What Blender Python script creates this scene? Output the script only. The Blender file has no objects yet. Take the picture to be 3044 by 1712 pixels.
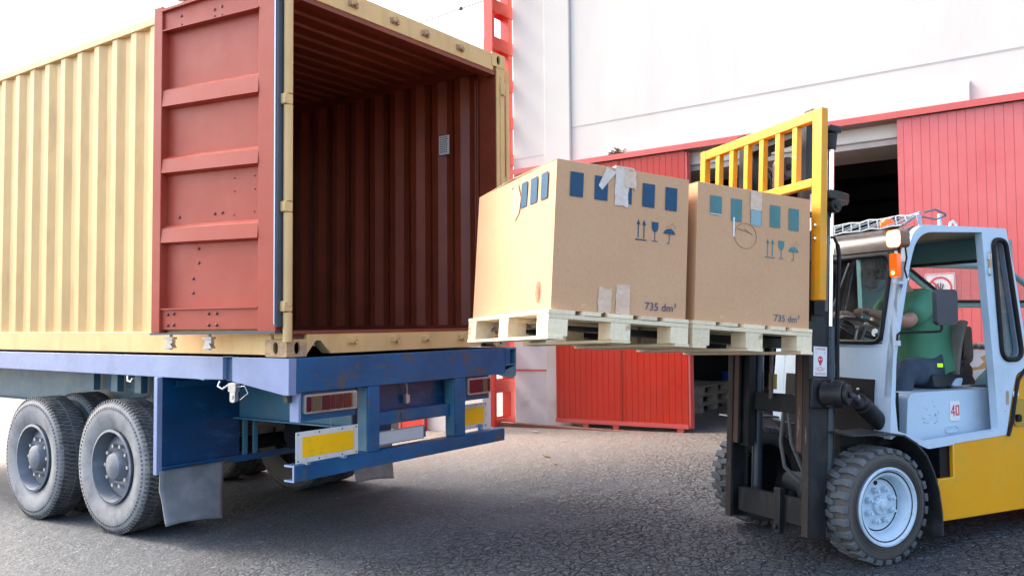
import bpy, bmesh, math, random
from mathutils import Matrix, Vector, noise
from mathutils.geometry import tessellate_polygon
random.seed(7)
PI = math.pi
sc = bpy.context.scene
C = sc.collection

# ------------------------------------------------------------------ camera
# frame of the whole scene: origin = rear bottom near corner of the container,
# +X along its rear face, +Y along its length, +Z up (metres)
cam_d = bpy.data.cameras.new('camera'); cam = bpy.data.objects.new('camera', cam_d); C.objects.link(cam)
sc.camera = cam
right = Vector((.551, -.835, -.010)); up = Vector((-.028, -.031, .999)); fwd = Vector((.834, .550, .041))
fwd.normalize(); right = (right - fwd * right.dot(fwd)).normalized(); up = right.cross(fwd)
cm = Matrix((right, up, -fwd)).transposed().to_4x4(); cm.translation = Vector((-3.6713, -4.6984, .2160))
cam.matrix_world = cm
cam_d.sensor_width = 36; cam_d.lens = 29.167; cam_d.shift_x = -.0528; cam_d.clip_start = .05; cam_d.clip_end = 2000

# ------------------------------------------------------------------ light
SUN_EL, SUN_AZ = math.radians(44), math.radians(-6)       # azimuth from +Y, negative = towards -X
w = bpy.data.worlds.new('World'); sc.world = w; w.use_nodes = True
nt = w.node_tree; nt.nodes.clear()
sky = nt.nodes.new('ShaderNodeTexSky'); sky.sky_type = 'NISHITA'; sky.sun_disc = False
sky.sun_elevation = SUN_EL; sky.sun_rotation = SUN_AZ
sky.air_density = 1.0; sky.dust_density = 4.5; sky.ozone_density = .2; sky.altitude = 100
bg = nt.nodes.new('ShaderNodeBackground'); bg.inputs['Strength'].default_value = .15
wo = nt.nodes.new('ShaderNodeOutputWorld')
nt.links.new(sky.outputs[0], bg.inputs[0]); nt.links.new(bg.outputs[0], wo.inputs[0])
sl = bpy.data.lights.new('sun', 'SUN'); sl.energy = .95; sl.angle = math.radians(16); sl.color = (1, .95, .88)
so = bpy.data.objects.new('sun', sl); C.objects.link(so)
sd = Vector((math.sin(SUN_AZ) * math.cos(SUN_EL), math.cos(SUN_AZ) * math.cos(SUN_EL), math.sin(SUN_EL)))
so.rotation_euler = (-sd).to_track_quat('-Z', 'Y').to_euler(); so.location = (0, 0, 20)
sc.view_settings.view_transform = 'Standard'; sc.view_settings.look = 'None'
sc.view_settings.exposure = 2.3; sc.view_settings.gamma = 1; sc.view_settings.use_curve_mapping = False
sc.render.engine = 'CYCLES'

# ------------------------------------------------------------------ materials
def nmat(name):
    m = bpy.data.materials.new(name); m.use_nodes = True
    return m, m.node_tree, m.node_tree.nodes['Principled BSDF']
def N(t, kind, **kw):
    n = t.nodes.new(kind)
    for k, v in kw.items():
        if k in n.inputs: n.inputs[k].default_value = v
        else: setattr(n, k, v)
    return n
def noise_n(t, vec, scale, detail=4, rough=.55, stretch=None):
    if stretch:
        mp = N(t, 'ShaderNodeMapping'); mp.inputs['Scale'].default_value = stretch
        t.links.new(vec, mp.inputs[0]); vec = mp.outputs[0]
    n = N(t, 'ShaderNodeTexNoise', Scale=scale, Detail=detail, Roughness=rough); t.links.new(vec, n.inputs['Vector'])
    return n.outputs['Fac']
def ramp(t, fac, a, b):
    r = N(t, 'ShaderNodeMapRange'); r.inputs['From Min'].default_value = a; r.inputs['From Max'].default_value = b
    t.links.new(fac, r.inputs['Value']); return r.outputs[0]
def mix(t, fac, a, b, blend='MIX'):
    m = N(t, 'ShaderNodeMix', data_type='RGBA', blend_type=blend)
    for s, v in ((m.inputs[0], fac), (m.inputs[6], a), (m.inputs[7], b)):
        if isinstance(v, (tuple, list)): s.default_value = (*v, 1) if len(v) == 3 else v
        elif isinstance(v, (int, float)): s.default_value = v
        else: t.links.new(v, s)
    return m.outputs[2]
def bump(t, bs, h, strength=.3, dist=.01, prev=None):
    b = N(t, 'ShaderNodeBump'); b.inputs['Strength'].default_value = strength; b.inputs['Distance'].default_value = dist
    t.links.new(h, b.inputs['Height'])
    if prev: t.links.new(prev, b.inputs['Normal'])
    t.links.new(b.outputs[0], bs.inputs['Normal']); return b.outputs[0]
def paint(name, col, rough=.45, metal=0., var=.12, vscale=2.5, dirt=None, dscale=6, damount=(.55, .75), stretch=None, bmp=.08, bscale=40, dirt2=None, d2=(.6, .68), d2scale=14, spec=.5):
    """a painted / worn surface: tone variation, dirt film, chips, fine bump"""
    m, t, b = nmat(name)
    tc = N(t, 'ShaderNodeTexCoord').outputs['Object']
    v = ramp(t, noise_n(t, tc, vscale, 5), .3, .7)
    c = mix(t, v, tuple(x * (1 - var) for x in col), tuple(min(1, x * (1 + var)) for x in col))
    rv = rough
    if dirt:
        dn = ramp(t, noise_n(t, tc, dscale, 8, .65, stretch), *damount)
        c = mix(t, dn, c, dirt)
    if dirt2:
        dn2 = ramp(t, noise_n(t, tc, d2scale, 10, .7), *d2)
        c = mix(t, dn2, c, dirt2)
    t.links.new(c, b.inputs['Base Color'])
    rr = N(t, 'ShaderNodeMapRange'); rr.inputs['To Min'].default_value = max(.05, rough - .1); rr.inputs['To Max'].default_value = min(1, rough + .15)
    t.links.new(noise_n(t, tc, vscale * 5, 6), rr.inputs['Value']); t.links.new(rr.outputs[0], b.inputs['Roughness'])
    b.inputs['Metallic'].default_value = metal
    b.inputs['Specular IOR Level'].default_value = spec
    if bmp: bump(t, b, noise_n(t, tc, bscale, 6), bmp, .01)
    return m
def plain(name, col, rough=.5, metal=0, emit=None, es=0):
    m, t, b = nmat(name); b.inputs['Base Color'].default_value = (*col, 1)
    tc = N(t, 'ShaderNodeTexCoord').outputs['Object']
    rr = N(t, 'ShaderNodeMapRange'); rr.inputs['To Min'].default_value = max(.03, rough - .08); rr.inputs['To Max'].default_value = min(1, rough + .08)
    t.links.new(noise_n(t, tc, 18, 4), rr.inputs['Value']); t.links.new(rr.outputs[0], b.inputs['Roughness'])
    b.inputs['Metallic'].default_value = metal
    if emit: b.inputs['Emission Color'].default_value = (*emit, 1); b.inputs['Emission Strength'].default_value = es
    return m
def glass(name, tint=(.8, .85, .85), refl=.12):
    m = bpy.data.materials.new(name); m.use_nodes = True; t = m.node_tree; t.nodes.clear()
    tr = N(t, 'ShaderNodeBsdfTransparent'); tr.inputs[0].default_value = (*tint, 1)
    gl = N(t, 'ShaderNodeBsdfGlossy'); gl.inputs['Roughness'].default_value = .04; gl.inputs[0].default_value = (.9, .9, .9, 1)
    df = N(t, 'ShaderNodeBsdfDiffuse'); df.inputs[0].default_value = (.5, .48, .45, 1)
    lw = N(t, 'ShaderNodeLayerWeight'); lw.inputs[0].default_value = .5
    fr = N(t, 'ShaderNodeMath', operation='POWER'); fr.inputs[1].default_value = 4.0; t.links.new(lw.outputs['Facing'], fr.inputs[0])
    mp = N(t, 'ShaderNodeMapRange'); mp.inputs['To Min'].default_value = refl * .3; mp.inputs['To Max'].default_value = 1
    t.links.new(fr.outputs[0], mp.inputs[0])
    m1 = N(t, 'ShaderNodeMixShader'); t.links.new(mp.outputs[0], m1.inputs[0]); t.links.new(tr.outputs[0], m1.inputs[1]); t.links.new(gl.outputs[0], m1.inputs[2])
    tc = N(t, 'ShaderNodeTexCoord').outputs['Object']
    dn = N(t, 'ShaderNodeMapRange'); dn.inputs['From Min'].default_value = .35; dn.inputs['From Max'].default_value = .8; dn.inputs['To Max'].default_value = refl
    t.links.new(noise_n(t, tc, 5, 6), dn.inputs[0])
    m2 = N(t, 'ShaderNodeMixShader'); t.links.new(dn.outputs[0], m2.inputs[0]); t.links.new(m1.outputs[0], m2.inputs[1]); t.links.new(df.outputs[0], m2.inputs[2])
    o = N(t, 'ShaderNodeOutputMaterial'); t.links.new(m2.outputs[0], o.inputs[0]); return m

RUST = (.13, .06, .03)
M = {}
M['cont_yellow'] = paint('container_yellow_paint', (.69, .45, .19), .55, var=.08, dirt=(.42, .27, .10), dscale=4, damount=(.5, .9), stretch=(1, 1, .3), dirt2=RUST, d2=(.70, .76), d2scale=9)
M['cast'] = paint('rusty_corner_casting', (.55, .36, .18), .7, dirt=(.25, .11, .06), dscale=14, damount=(.45, .6), dirt2=(.45, .32, .22), d2=(.5, .6), bmp=.3)
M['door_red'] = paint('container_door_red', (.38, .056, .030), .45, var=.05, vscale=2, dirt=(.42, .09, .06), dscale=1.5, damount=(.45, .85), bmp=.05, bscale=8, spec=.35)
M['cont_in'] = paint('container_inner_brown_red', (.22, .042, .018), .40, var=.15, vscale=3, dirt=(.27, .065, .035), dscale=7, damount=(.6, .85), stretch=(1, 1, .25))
M['cont_floor'] = paint('container_floor_wood', (.17, .07, .05), .7, dirt=(.28, .2, .16), dscale=5, stretch=(8, .6, 1))
M['gasket'] = paint('door_gasket_rubber', (.06, .075, .10), .45, bmp=.05)
M['gasket_hi'] = plain('gasket_steel_strip', (.35, .42, .5), .35, .6)
M['black'] = paint('black_rubber', (.009, .009, .011), .5, dirt=(.022, .022, .024), dscale=8, spec=.25)
M['blue'] = paint('trailer_blue_paint', (.003, .088, .23), .42, var=.25, vscale=3, dirt=(.03, .115, .20), dscale=7, damount=(.5, .8), stretch=(1, 1, 3), dirt2=(.085, .085, .095), d2=(.54, .62), d2scale=7, bmp=.12)
M['blue_skylit'] = paint('trailer_side_skylit_blue', (.21, .27, .45), .38, var=.12, vscale=3, dirt=(.24, .31, .47), dscale=10, damount=(.5, .8), dirt2=(.28, .22, .2), d2=(.66, .72), d2scale=8, bmp=.1)  # trailer blue with the glancing sky reflection painted in as lavender
M['blue_panel'] = paint('trailer_panel_deep_blue', (.0005, .045, .13), .3, var=.25, vscale=2, dirt=(.03, .12, .28), dscale=4, damount=(.55, .8), stretch=(1, 1, 2.5), bmp=.03)
M['teal_blue'] = paint('trailer_beam_teal_blue', (.06, .18, .27), .45, var=.2, vscale=3, dirt=(.15, .19, .19), dscale=6, damount=(.5, .75), bmp=.1)
M['steel_lt'] = paint('galvanised_steel', (.50, .50, .50), .35, .7, dirt=(.3, .3, .3), dscale=12)
M['white_plate'] = paint('white_board', (.62, .63, .62), .45, var=.05, dirt=(.45, .43, .4), dscale=9)
M['refl_yel'] = paint('reflective_yellow', (.95, .53, .002), .35, var=.06, dirt=(.6, .42, .05), dscale=25, damount=(.58, .7), bmp=.15, bscale=120)
M['numplate'] = plain('grey_white_plate', (.50, .54, .58), .3)
M['lamp_red'] = plain('tail_lamp_red', (.085, .006, .014), .2)
M['lamp_amb'] = plain('tail_lamp_amber', (.13, .09, .05), .2)
M['lamp_gry'] = plain('tail_lamp_clear', (.22, .22, .20), .15)
M['tyre'] = paint('tyre_rubber_dusty', (.055, .058, .062), .8, var=.2, dirt=(.16, .16, .155), dscale=9, damount=(.42, .7), bmp=.25, bscale=30)
M['tyre_wall'] = paint('tyre_sidewall_dusty', (.24, .245, .25), .8, var=.2, dirt=(.14, .14, .15), dscale=6, damount=(.45, .7), bmp=.15)
M['tyre_in'] = paint('tyre_sidewall_brown_dust', (.17, .15, .13), .85, var=.15, bmp=.1)  # browner dust on the inner right-hand tyres
M['rim_grey'] = paint('dusty_grey_rim', (.14, .16, .19), .5, .2, var=.3, dirt=(.28, .28, .28), dscale=5, bmp=.1)
M['mudflap'] = paint('grey_rubber_mudflap', (.20, .21, .225), .6, var=.25, vscale=3, dirt=(.29, .29, .30), dscale=3, damount=(.45, .7), bmp=.05)
M['dark_metal'] = paint('greasy_black_steel', (.018, .019, .022), .42, .2, var=.3, dirt=(.050, .047, .045), dscale=9, damount=(.5, .75), stretch=(1, 1, .4), bmp=.15, spec=.35)
M['rusty_rail'] = paint('rusty_rail_edge', (.085, .045, .035), .5, .3, dirt=(.22, .17, .15), dscale=26, damount=(.6, .68), stretch=(1, 1, .25), bmp=.15)
M['worn_rail'] = paint('worn_rail_edge', (.035, .030, .029), .45, .4, dirt=(.20, .17, .16), dscale=26, damount=(.6, .68), stretch=(1, 1, .25), bmp=.15)
M['chrome'] = plain('chrome_rod', (.9, .9, .92), .12, 1)
M['fl_yel'] = paint('forklift_yellow_paint', (.76, .335, .001), .38, var=.07, vscale=2, dirt=(.50, .33, .03), dscale=4, damount=(.5, .85), dirt2=(.25, .22, .19), d2=(.70, .74), d2scale=16, bmp=.04)
M['rest_yel'] = paint('load_guard_yellow_paint', (.76, .30, .004), .45, var=.12, vscale=4, dirt=(.45, .30, .02), dscale=6, damount=(.5, .8), dirt2=(.34, .33, .31), d2=(.64, .69), d2scale=18, bmp=.12)
M['cab'] = paint('cab_pale_blue_paint', (.50, .63, .75), .30, var=.04, dirt=(.40, .48, .55), dscale=5, damount=(.52, .85), dirt2=(.10, .16, .20), d2=(.70, .735), d2scale=26, bmp=.03)
M['cab_in'] = paint('cab_inner_teal_paint', (.10, .25, .28), .5, var=.1)
M['cab_roof'] = paint('cab_roof_edge_beige', (.11, .095, .08), .35, var=.12, dirt=(.07, .06, .055), dscale=4)
M['hub'] = paint('pale_blue_rim', (.48, .60, .70), .4, var=.06, dirt=(.27, .31, .34), dscale=12, damount=(.58, .75))
M['glass'] = glass('cab_glass', (.55, .6, .6), .10)
M['glass_clear'] = glass('cab_side_glass', (.88, .84, .84), .10)
M['wall_white'] = paint('white_rendered_wall', (.59, .565, .515), .8, var=.03, vscale=.6, dirt=(.50, .485, .46), dscale=1.3, damount=(.52, .85), stretch=(1, 1, .25), bmp=.06, bscale=60)
M['wall_low'] = paint('white_rendered_wall_base', (.62, .60, .61), .8, var=.05, vscale=1, dirt=(.42, .39, .36), dscale=2.5, damount=(.56, .8), bmp=.06, bscale=60)
M['door_bright'] = paint('warehouse_door_red_paint', (.42, .020, .008), .36, var=.08, vscale=1.5, dirt=(.40, .035, .02), dscale=2.5, damount=(.5, .8), bmp=.04)
M['door_flare'] = paint('flare_paled_warehouse_door_red', (.57, .10, .10), .34, var=.06, vscale=1.2, dirt=(.58, .15, .145), dscale=1.2, damount=(.4, .8), bmp=.04)  # flare and sky reflection painted in as a paler, pinker red
M['rail_red'] = paint('warehouse_rail_red_paint', (.52, .085, .075), .45, var=.08, dirt=(.4, .2, .18), dscale=9, damount=(.62, .75))
M['tower_red'] = paint('steel_tower_red_paint', (.58, .040, .020), .35, var=.06, bmp=.03)
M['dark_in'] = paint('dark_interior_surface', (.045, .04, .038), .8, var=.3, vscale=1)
M['card'] = None
M['print_blue'] = paint('printed_dark_blue', (.016, .068, .130), .75, var=.12, vscale=12, bmp=0)
M['print_teal'] = paint('printed_teal', (.080, .205, .205), .75, var=.12, vscale=12, bmp=0)
M['ink'] = plain('printed_ink_blue', (.05, .065, .17), .7)
M['ink_teal'] = plain('printed_ink_grey_teal', (.085, .15, .18), .7)
M['ink_brown'] = plain('printed_brown_ink', (.25, .13, .09), .8)
M['tape'] = paint('packing_tape', (.64, .42, .28), .28, var=.06, vscale=14, dirt=(.68, .53, .40), dscale=30, damount=(.5, .7), bmp=.35, bscale=18)
M['tape_clear'] = paint('clear_packing_tape', (.62, .50, .41), .22, var=.08, vscale=20, dirt=(.72, .62, .54), dscale=26, damount=(.5, .7), bmp=.35, bscale=20)
M['paper'] = paint('white_paper', (.78, .78, .78), .6, var=.03)
M['sign_red'] = plain('sign_red_print', (.60, .03, .04), .5)
M['sign_dark'] = plain('sign_dark_print', (.05, .04, .04), .5)
M['wood'] = None
M['amber'] = plain('amber_lens', (.80, .10, .004), .15, emit=(1, .15, .01), es=.12)
M['amber_lit'] = plain('amber_bulb_lit', (1, .6, .1), .2, emit=(1, .55, .08), es=3)
M['head_lit'] = plain('headlamp_lit', (1, 1, 1), .2, emit=(1, .93, .82), es=9)
M['tube_lit'] = plain('fluorescent_tube_lit', (1, 1, 1), .3, emit=(.95, 1, .9), es=5)
M['skin'] = paint('skin', (.50, .27, .19), .5, var=.08, vscale=10, bmp=.05, bscale=60)
M['hair'] = paint('dark_hair', (.02, .015, .012), .6, bmp=.4, bscale=90)
M['shirt'] = paint('green_shirt_cloth', (.085, .27, .155), .8, var=.08, vscale=8, bmp=.12, bscale=120)
M['jeans'] = paint('blue_jeans_cloth', (.045, .065, .10), .85, var=.25, vscale=9, bmp=.2, bscale=90)
M['cloth'] = paint('grey_cloth', (.23, .21, .18), .9, var=.12, vscale=8, bmp=.3, bscale=60)
M['vinyl'] = paint('black_vinyl', (.028, .030, .035), .38, var=.1, bmp=.08)
M['lime'] = plain('lime_tag', (.45, .9, .02), .5, emit=(.4, .9, .02), es=.15)
M['crate_blue'] = paint('blue_plastic_crate', (.015, .07, .35), .4)
M['leaf'] = paint('dry_debris', (.16, .10, .06), .9)

def card_mat():
    m, t, b = nmat('corrugated_cardboard')
    tc = N(t, 'ShaderNodeTexCoord').outputs['Object']
    v = ramp(t, noise_n(t, tc, 3, 5), .3, .7)
    c = mix(t, v, (.585, .325, .165), (.62, .355, .19))
    f = ramp(t, noise_n(t, tc, 70, 4, .6, (1, 1, .6)), .45, .8)
    c = mix(t, f, c, (.55, .30, .155)); m1 = ramp(t, noise_n(t, tc, 9, 8, .7), .62, .74)
    c = mix(t, m1, c, (.64, .42, .25))
    t.links.new(c, b.inputs['Base Color']); b.inputs['Roughness'].default_value = .75
    p = bump(t, b, noise_n(t, tc, 2.2, 3), .35, .03)
    bump(t, b, noise_n(t, tc, 160, 3, .5, (1, 1, .1)), .12, .002, p)
    return m
M['card'] = card_mat()
def wood_mat(name, a, bcol):
    m, t, b = nmat(name)
    tc = N(t, 'ShaderNodeTexCoord').outputs['Object']
    oi = N(t, 'ShaderNodeObjectInfo')
    g = noise_n(t, tc, 14, 6, .6, (3, .35, 3)); f = ramp(t, g, .35, .65)
    c = mix(t, f, a, bcol)
    k = ramp(t, noise_n(t, tc, 7, 3), .66, .74); c = mix(t, k, c, (.40, .24, .12))
    hv = N(t, 'ShaderNodeHueSaturation'); t.links.new(c, hv.inputs['Color'])
    mr = N(t, 'ShaderNodeMapRange'); mr.inputs['To Min'].default_value = .8; mr.inputs['To Max'].default_value = 1.1
    t.links.new(oi.outputs['Random'], mr.inputs[0]); t.links.new(mr.outputs[0], hv.inputs['Value'])
    t.links.new(hv.outputs[0], b.inputs['Base Color']); b.inputs['Roughness'].default_value = .7
    bump(t, b, g, .25, .004); return m
M['wood'] = wood_mat('fresh_pine', (.78, .62, .39), (.86, .73, .51))
M['wood_old'] = wood_mat('old_pallet_wood', (.28, .24, .19), (.36, .31, .25))

def asphalt():
    m, t, b = nmat('worn_asphalt')
    tc = N(t, 'ShaderNodeTexCoord').outputs['Object']
    n1 = ramp(t, noise_n(t, tc, .8, 6, .6), .3, .7)
    c = mix(t, n1, (.024, .034, .046), (.046, .058, .072))
    pk = ramp(t, noise_n(t, tc, .45, 5, .6), .56, .70); c = mix(t, pk, c, (.022, .026, .032))
    # aggregate
    n2 = noise_n(t, tc, 75, 3, .7); c = mix(t, ramp(t, n2, .50, .68), c, (.16, .17, .18))
    n2b = noise_n(t, tc, 38, 4, .7); c = mix(t, ramp(t, n2b, .36, .52), (.028, .028, .031), c)
    # pale scuffs
    n3 = noise_n(t, tc, 9, 8, .75); c = mix(t, ramp(t, n3, .60, .74), c, (.115, .12, .128))
    n4 = noise_n(t, tc, 2.2, 7, .7); c = mix(t, ramp(t, n4, .62, .80), c, (.085, .09, .10))
    # cracks
    wv = N(t, 'ShaderNodeTexVoronoi', feature='DISTANCE_TO_EDGE', Scale=15.0)
    dmp = N(t, 'ShaderNodeVectorMath', operation='ADD')
    nz = N(t, 'ShaderNodeTexNoise', Scale=11.0, Detail=5.0); t.links.new(tc, nz.inputs['Vector'])
    sc_ = N(t, 'ShaderNodeVectorMath', operation='SCALE'); sc_.inputs['Scale'].default_value = .14; t.links.new(nz.outputs['Color'], sc_.inputs[0])
    t.links.new(tc, dmp.inputs[0]); t.links.new(sc_.outputs[0], dmp.inputs[1]); t.links.new(dmp.outputs[0], wv.inputs['Vector'])
    crack = ramp(t, wv.outputs['Distance'], .0, .05)
    cm0 = ramp(t, noise_n(t, tc, 1.1, 5, .65), .28, .58)
    sxa = N(t, 'ShaderNodeSeparateXYZ'); t.links.new(tc, sxa.inputs[0])
    near = ramp(t, sxa.outputs[1], 1.2, -1.6)
    cmm = N(t, 'ShaderNodeMath', operation='MULTIPLY'); t.links.new(cm0, cmm.inputs[0]); t.links.new(near, cmm.inputs[1]); cm_ = cmm.outputs[0]
    inv = N(t, 'ShaderNodeMath', operation='SUBTRACT'); inv.inputs[0].default_value = 1; t.links.new(crack, inv.inputs[1])
    ck = N(t, 'ShaderNodeMath', operation='MULTIPLY'); t.links.new(inv.outputs[0], ck.inputs[0]); t.links.new(cm_, ck.inputs[1])
    ck2 = N(t, 'ShaderNodeMath', operation='MULTIPLY'); ck2.inputs[1].default_value = .28; t.links.new(ck.outputs[0], ck2.inputs[0])
    c = mix(t, ck2.outputs[0], c, (.014, .014, .017))
    st = ramp(t, noise_n(t, tc, 10, 5, .7, (1.6, .7, 1)), .60, .70); c = mix(t, st, c, (.13, .145, .17))
    # sandy dust gathered along the building (grows with X), ragged edge
    sx = N(t, 'ShaderNodeSeparateXYZ'); t.links.new(tc, sx.inputs[0])
    yx = N(t, 'ShaderNodeMath', operation='MULTIPLY_ADD'); yx.inputs[1].default_value = .55; t.links.new(sx.outputs[1], yx.inputs[0]); t.links.new(sx.outputs[0], yx.inputs[2])
    nd = N(t, 'ShaderNodeMath', operation='MULTIPLY_ADD'); nd.inputs[1].default_value = 2.2
    t.links.new(noise_n(t, tc, 1.1, 8, .7), nd.inputs[0]); t.links.new(yx.outputs[0], nd.inputs[2])
    du = ramp(t, nd.outputs[0], 3.9, 7.0)
    nf = ramp(t, noise_n(t, tc, 45, 6, .75), .32, .6); dm = N(t, 'ShaderNodeMath', operation='MULTIPLY'); t.links.new(du, dm.inputs[0]); t.links.new(nf, dm.inputs[1])
    c = mix(t, dm.outputs[0], c, (.25, .20, .165))
    # bright white grit
    gr = N(t, 'ShaderNodeTexVoronoi', feature='F1', Scale=15.0); t.links.new(tc, gr.inputs['Vector'])
    gg = ramp(t, gr.outputs['Distance'], .09, .05); c = mix(t, gg, c, (.42, .42, .42))
    t.links.new(c, b.inputs['Base Color']); b.inputs['Roughness'].default_value = .72
    hs = N(t, 'ShaderNodeMath', operation='SUBTRACT'); t.links.new(n2b, hs.inputs[0]); t.links.new(ck.outputs[0], hs.inputs[1])
    p = bump(t, b, hs.outputs[0], 1.0, .014)
    cob = ramp(t, wv.outputs['Distance'], .0, .25); cbm = N(t, 'ShaderNodeMath', operation='MULTIPLY'); t.links.new(cob, cbm.inputs[0]); t.links.new(cm_, cbm.inputs[1]); p2 = bump(t, b, cbm.outputs[0], .85, .015, p)
    bump(t, b, noise_n(t, tc, 6, 4), .7, .04, p2)
    return m
M['asphalt'] = asphalt()

# ------------------------------------------------------------------ mesh helpers
WM = {}      # world matrices of the things' empties
I4 = Matrix.Identity(4)
class MB:
    def __init__(s, T=None): s.v = []; s.f = []; s.T = T or I4
    def add(s, vs, fs, T=None):
        o = len(s.v); TT = T or s.T
        s.v += [TT @ Vector(p) for p in vs]; s.f += [tuple(i + o for i in f) for f in fs]; return s
    def box(s, x0, x1, y0, y1, z0, z1, T=None):
        x0, x1 = sorted((x0, x1)); y0, y1 = sorted((y0, y1)); z0, z1 = sorted((z0, z1))
        return s.add([(x0,y0,z0),(x1,y0,z0),(x1,y1,z0),(x0,y1,z0),(x0,y0,z1),(x1,y0,z1),(x1,y1,z1),(x0,y1,z1)],
              [(0,3,2,1),(4,5,6,7),(0,1,5,4),(1,2,6,5),(2,3,7,6),(3,0,4,7)], T)
    def prism(s, polys, axis, a, b, T=None):
        """polys: one outline or [outline, hole, ...] of 2-D points; axis x: (y,z)  y: (x,z)  z: (x,y)"""
        if not isinstance(polys[0][0], (tuple, list)): polys = [polys]
        def P(p, h): return {'x': (h, p[0], p[1]), 'y': (p[0], h, p[1]), 'z': (p[0], p[1], h)}[axis]
        flat = [p for q in polys for p in q]; n = len(flat)
        tri = tessellate_polygon([[Vector((p[0], p[1], 0)) for p in q] for q in polys])
        vs = [P(p, a) for p in flat] + [P(p, b) for p in flat]
        fs = [tuple(t_) for t_ in tri] + [tuple(i + n for i in reversed(t_)) for t_ in tri]
        o = 0
        for q in polys:
            k = len(q)
            for i in range(k): j = (i + 1) % k; fs.append((o + i, o + j, o + j + n, o + i + n))
            o += k
        return s.add(vs, fs, T)
    def cyl(s, p0, p1, r0, r1=None, n=16, T=None, caps=True):
        p0 = Vector(p0); p1 = Vector(p1); r1 = r0 if r1 is None else r1
        d = (p1 - p0).normalized(); a = d.orthogonal().normalized(); b_ = d.cross(a)
        vs = []
        for p, r in ((p0, r0), (p1, r1)):
            vs += [p + (a * math.cos(2*PI*i/n) + b_ * math.sin(2*PI*i/n)) * r for i in range(n)]
        fs = [(i, (i+1) % n, n + (i+1) % n, n + i) for i in range(n)]
        if caps: fs += [tuple(reversed(range(n))), tuple(range(n, 2*n))]
        return s.add(vs, fs, T)
    def tube(s, pts, r, n=8, T=None, closed=False):
        pts = [Vector(p) for p in pts]; k = len(pts); vs = []; prev = None
        for i, p in enumerate(pts):
            if closed: d = pts[(i+1) % k] - pts[i-1]
            else: d = pts[min(i+1, k-1)] - pts[max(i-1, 0)]
            d.normalize()
            a = d.orthogonal().normalized() if prev is None else (prev - d * prev.dot(d)).normalized()
            prev = a; b_ = d.cross(a); rr = r[i] if isinstance(r, (list, tuple)) else r
            vs += [p + (a * math.cos(2*PI*j/n) + b_ * math.sin(2*PI*j/n)) * rr for j in range(n)]
        fs = []
        for i in range(k if closed else k - 1):
            o = i * n; q = ((i+1) % k) * n
            fs += [(o+j, o+(j+1) % n, q+(j+1) % n, q+j) for j in range(n)]
        if not closed: fs += [tuple(reversed(range(n))), tuple(range((k-1)*n, k*n))]
        return s.add(vs, fs, T)
    def lathe(s, prof, c, axis, n=48, T=None, closed=False):
        """prof: (radius, offset along axis)"""
        c = Vector(c); d = Vector(axis).normalized(); a = d.orthogonal().normalized(); b_ = d.cross(a); vs = []
        for r, h in prof:
            vs += [c + d*h + (a*math.cos(2*PI*i/n) + b_*math.sin(2*PI*i/n))*r for i in range(n)]
        m_ = len(prof); fs = []
        for k in range(m_ if closed else m_-1):
            k2 = (k+1) % m_
            fs += [(k*n+i, k*n+(i+1) % n, k2*n+(i+1) % n, k2*n+i) for i in range(n)]
        return s.add(vs, fs, T)
    def sphere(s, c, r, n=10, T=None, sc=(1,1,1)):
        vs = []; fs = []; c = Vector(c)
        for i in range(n+1):
            t_ = PI*i/n
            for j in range(2*n):
                p = 2*PI*j/(2*n); vs.append(c + Vector((math.sin(t_)*math.cos(p)*sc[0], math.sin(t_)*math.sin(p)*sc[1], math.cos(t_)*sc[2]))*r)
        for i in range(n):
            for j in range(2*n):
                k = (j+1) % (2*n); fs.append((i*2*n+j, (i+1)*2*n+j, (i+1)*2*n+k, i*2*n+k))
        return s.add(vs, fs, T)
    def grid(s, fn, nu, nv, T=None):
        vs = [fn(i/nu, j/nv) for i in range(nu+1) for j in range(nv+1)]
        fs = [(i*(nv+1)+j, (i+1)*(nv+1)+j, (i+1)*(nv+1)+j+1, i*(nv+1)+j+1) for i in range(nu) for j in range(nv)]
        return s.add(vs, fs, T)
    def build(s, name, mat, parent=None, bevel=0, smooth=True, ang=38, thick=0, label=None, sub=0):
        me = bpy.data.meshes.new(name)
        vs = s.v
        if parent is not None:
            inv = WM[parent.name].inverted(); vs = [inv @ p for p in vs]
        me.from_pydata(vs, [], s.f); me.update()
        bm = bmesh.new(); bm.from_mesh(me)
        bmesh.ops.remove_doubles(bm, verts=bm.verts, dist=1e-5)
        bmesh.ops.recalc_face_normals(bm, faces=bm.faces); bm.to_mesh(me); bm.free()
        if smooth:
            for p in me.polygons: p.use_smooth = True
            me.set_sharp_from_angle(angle=math.radians(ang))
        me.materials.append(M[mat] if isinstance(mat, str) else mat)
        o = bpy.data.objects.new(name, me); C.objects.link(o)
        if parent is not None: o.parent = parent; WM[o.name] = WM[parent.name]
        else: WM[o.name] = I4
        if thick: md = o.modifiers.new('thickness', 'SOLIDIFY'); md.thickness = thick; md.offset = 0
        if bevel: md = o.modifiers.new('bevel', 'BEVEL'); md.width = bevel; md.segments = 2; md.limit_method = 'ANGLE'; md.angle_limit = math.radians(35); md.harden_normals = False
        if sub: md = o.modifiers.new('sub', 'SUBSURF'); md.levels = md.render_levels = sub
        if label: o['label'] = label
        return o
def thing(name, label, cat, T=I4, group=None):
    o = bpy.data.objects.new(name, None); C.objects.link(o); o.matrix_world = T; o.empty_display_size = .1
    WM[o.name] = T.copy(); o['label'] = label; o['category'] = cat
    if group: o['group'] = group
    return o
def tag(o, label, cat, group=None):
    o['label'] = label; o['category'] = cat
    if group: o['group'] = group
    return o
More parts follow.
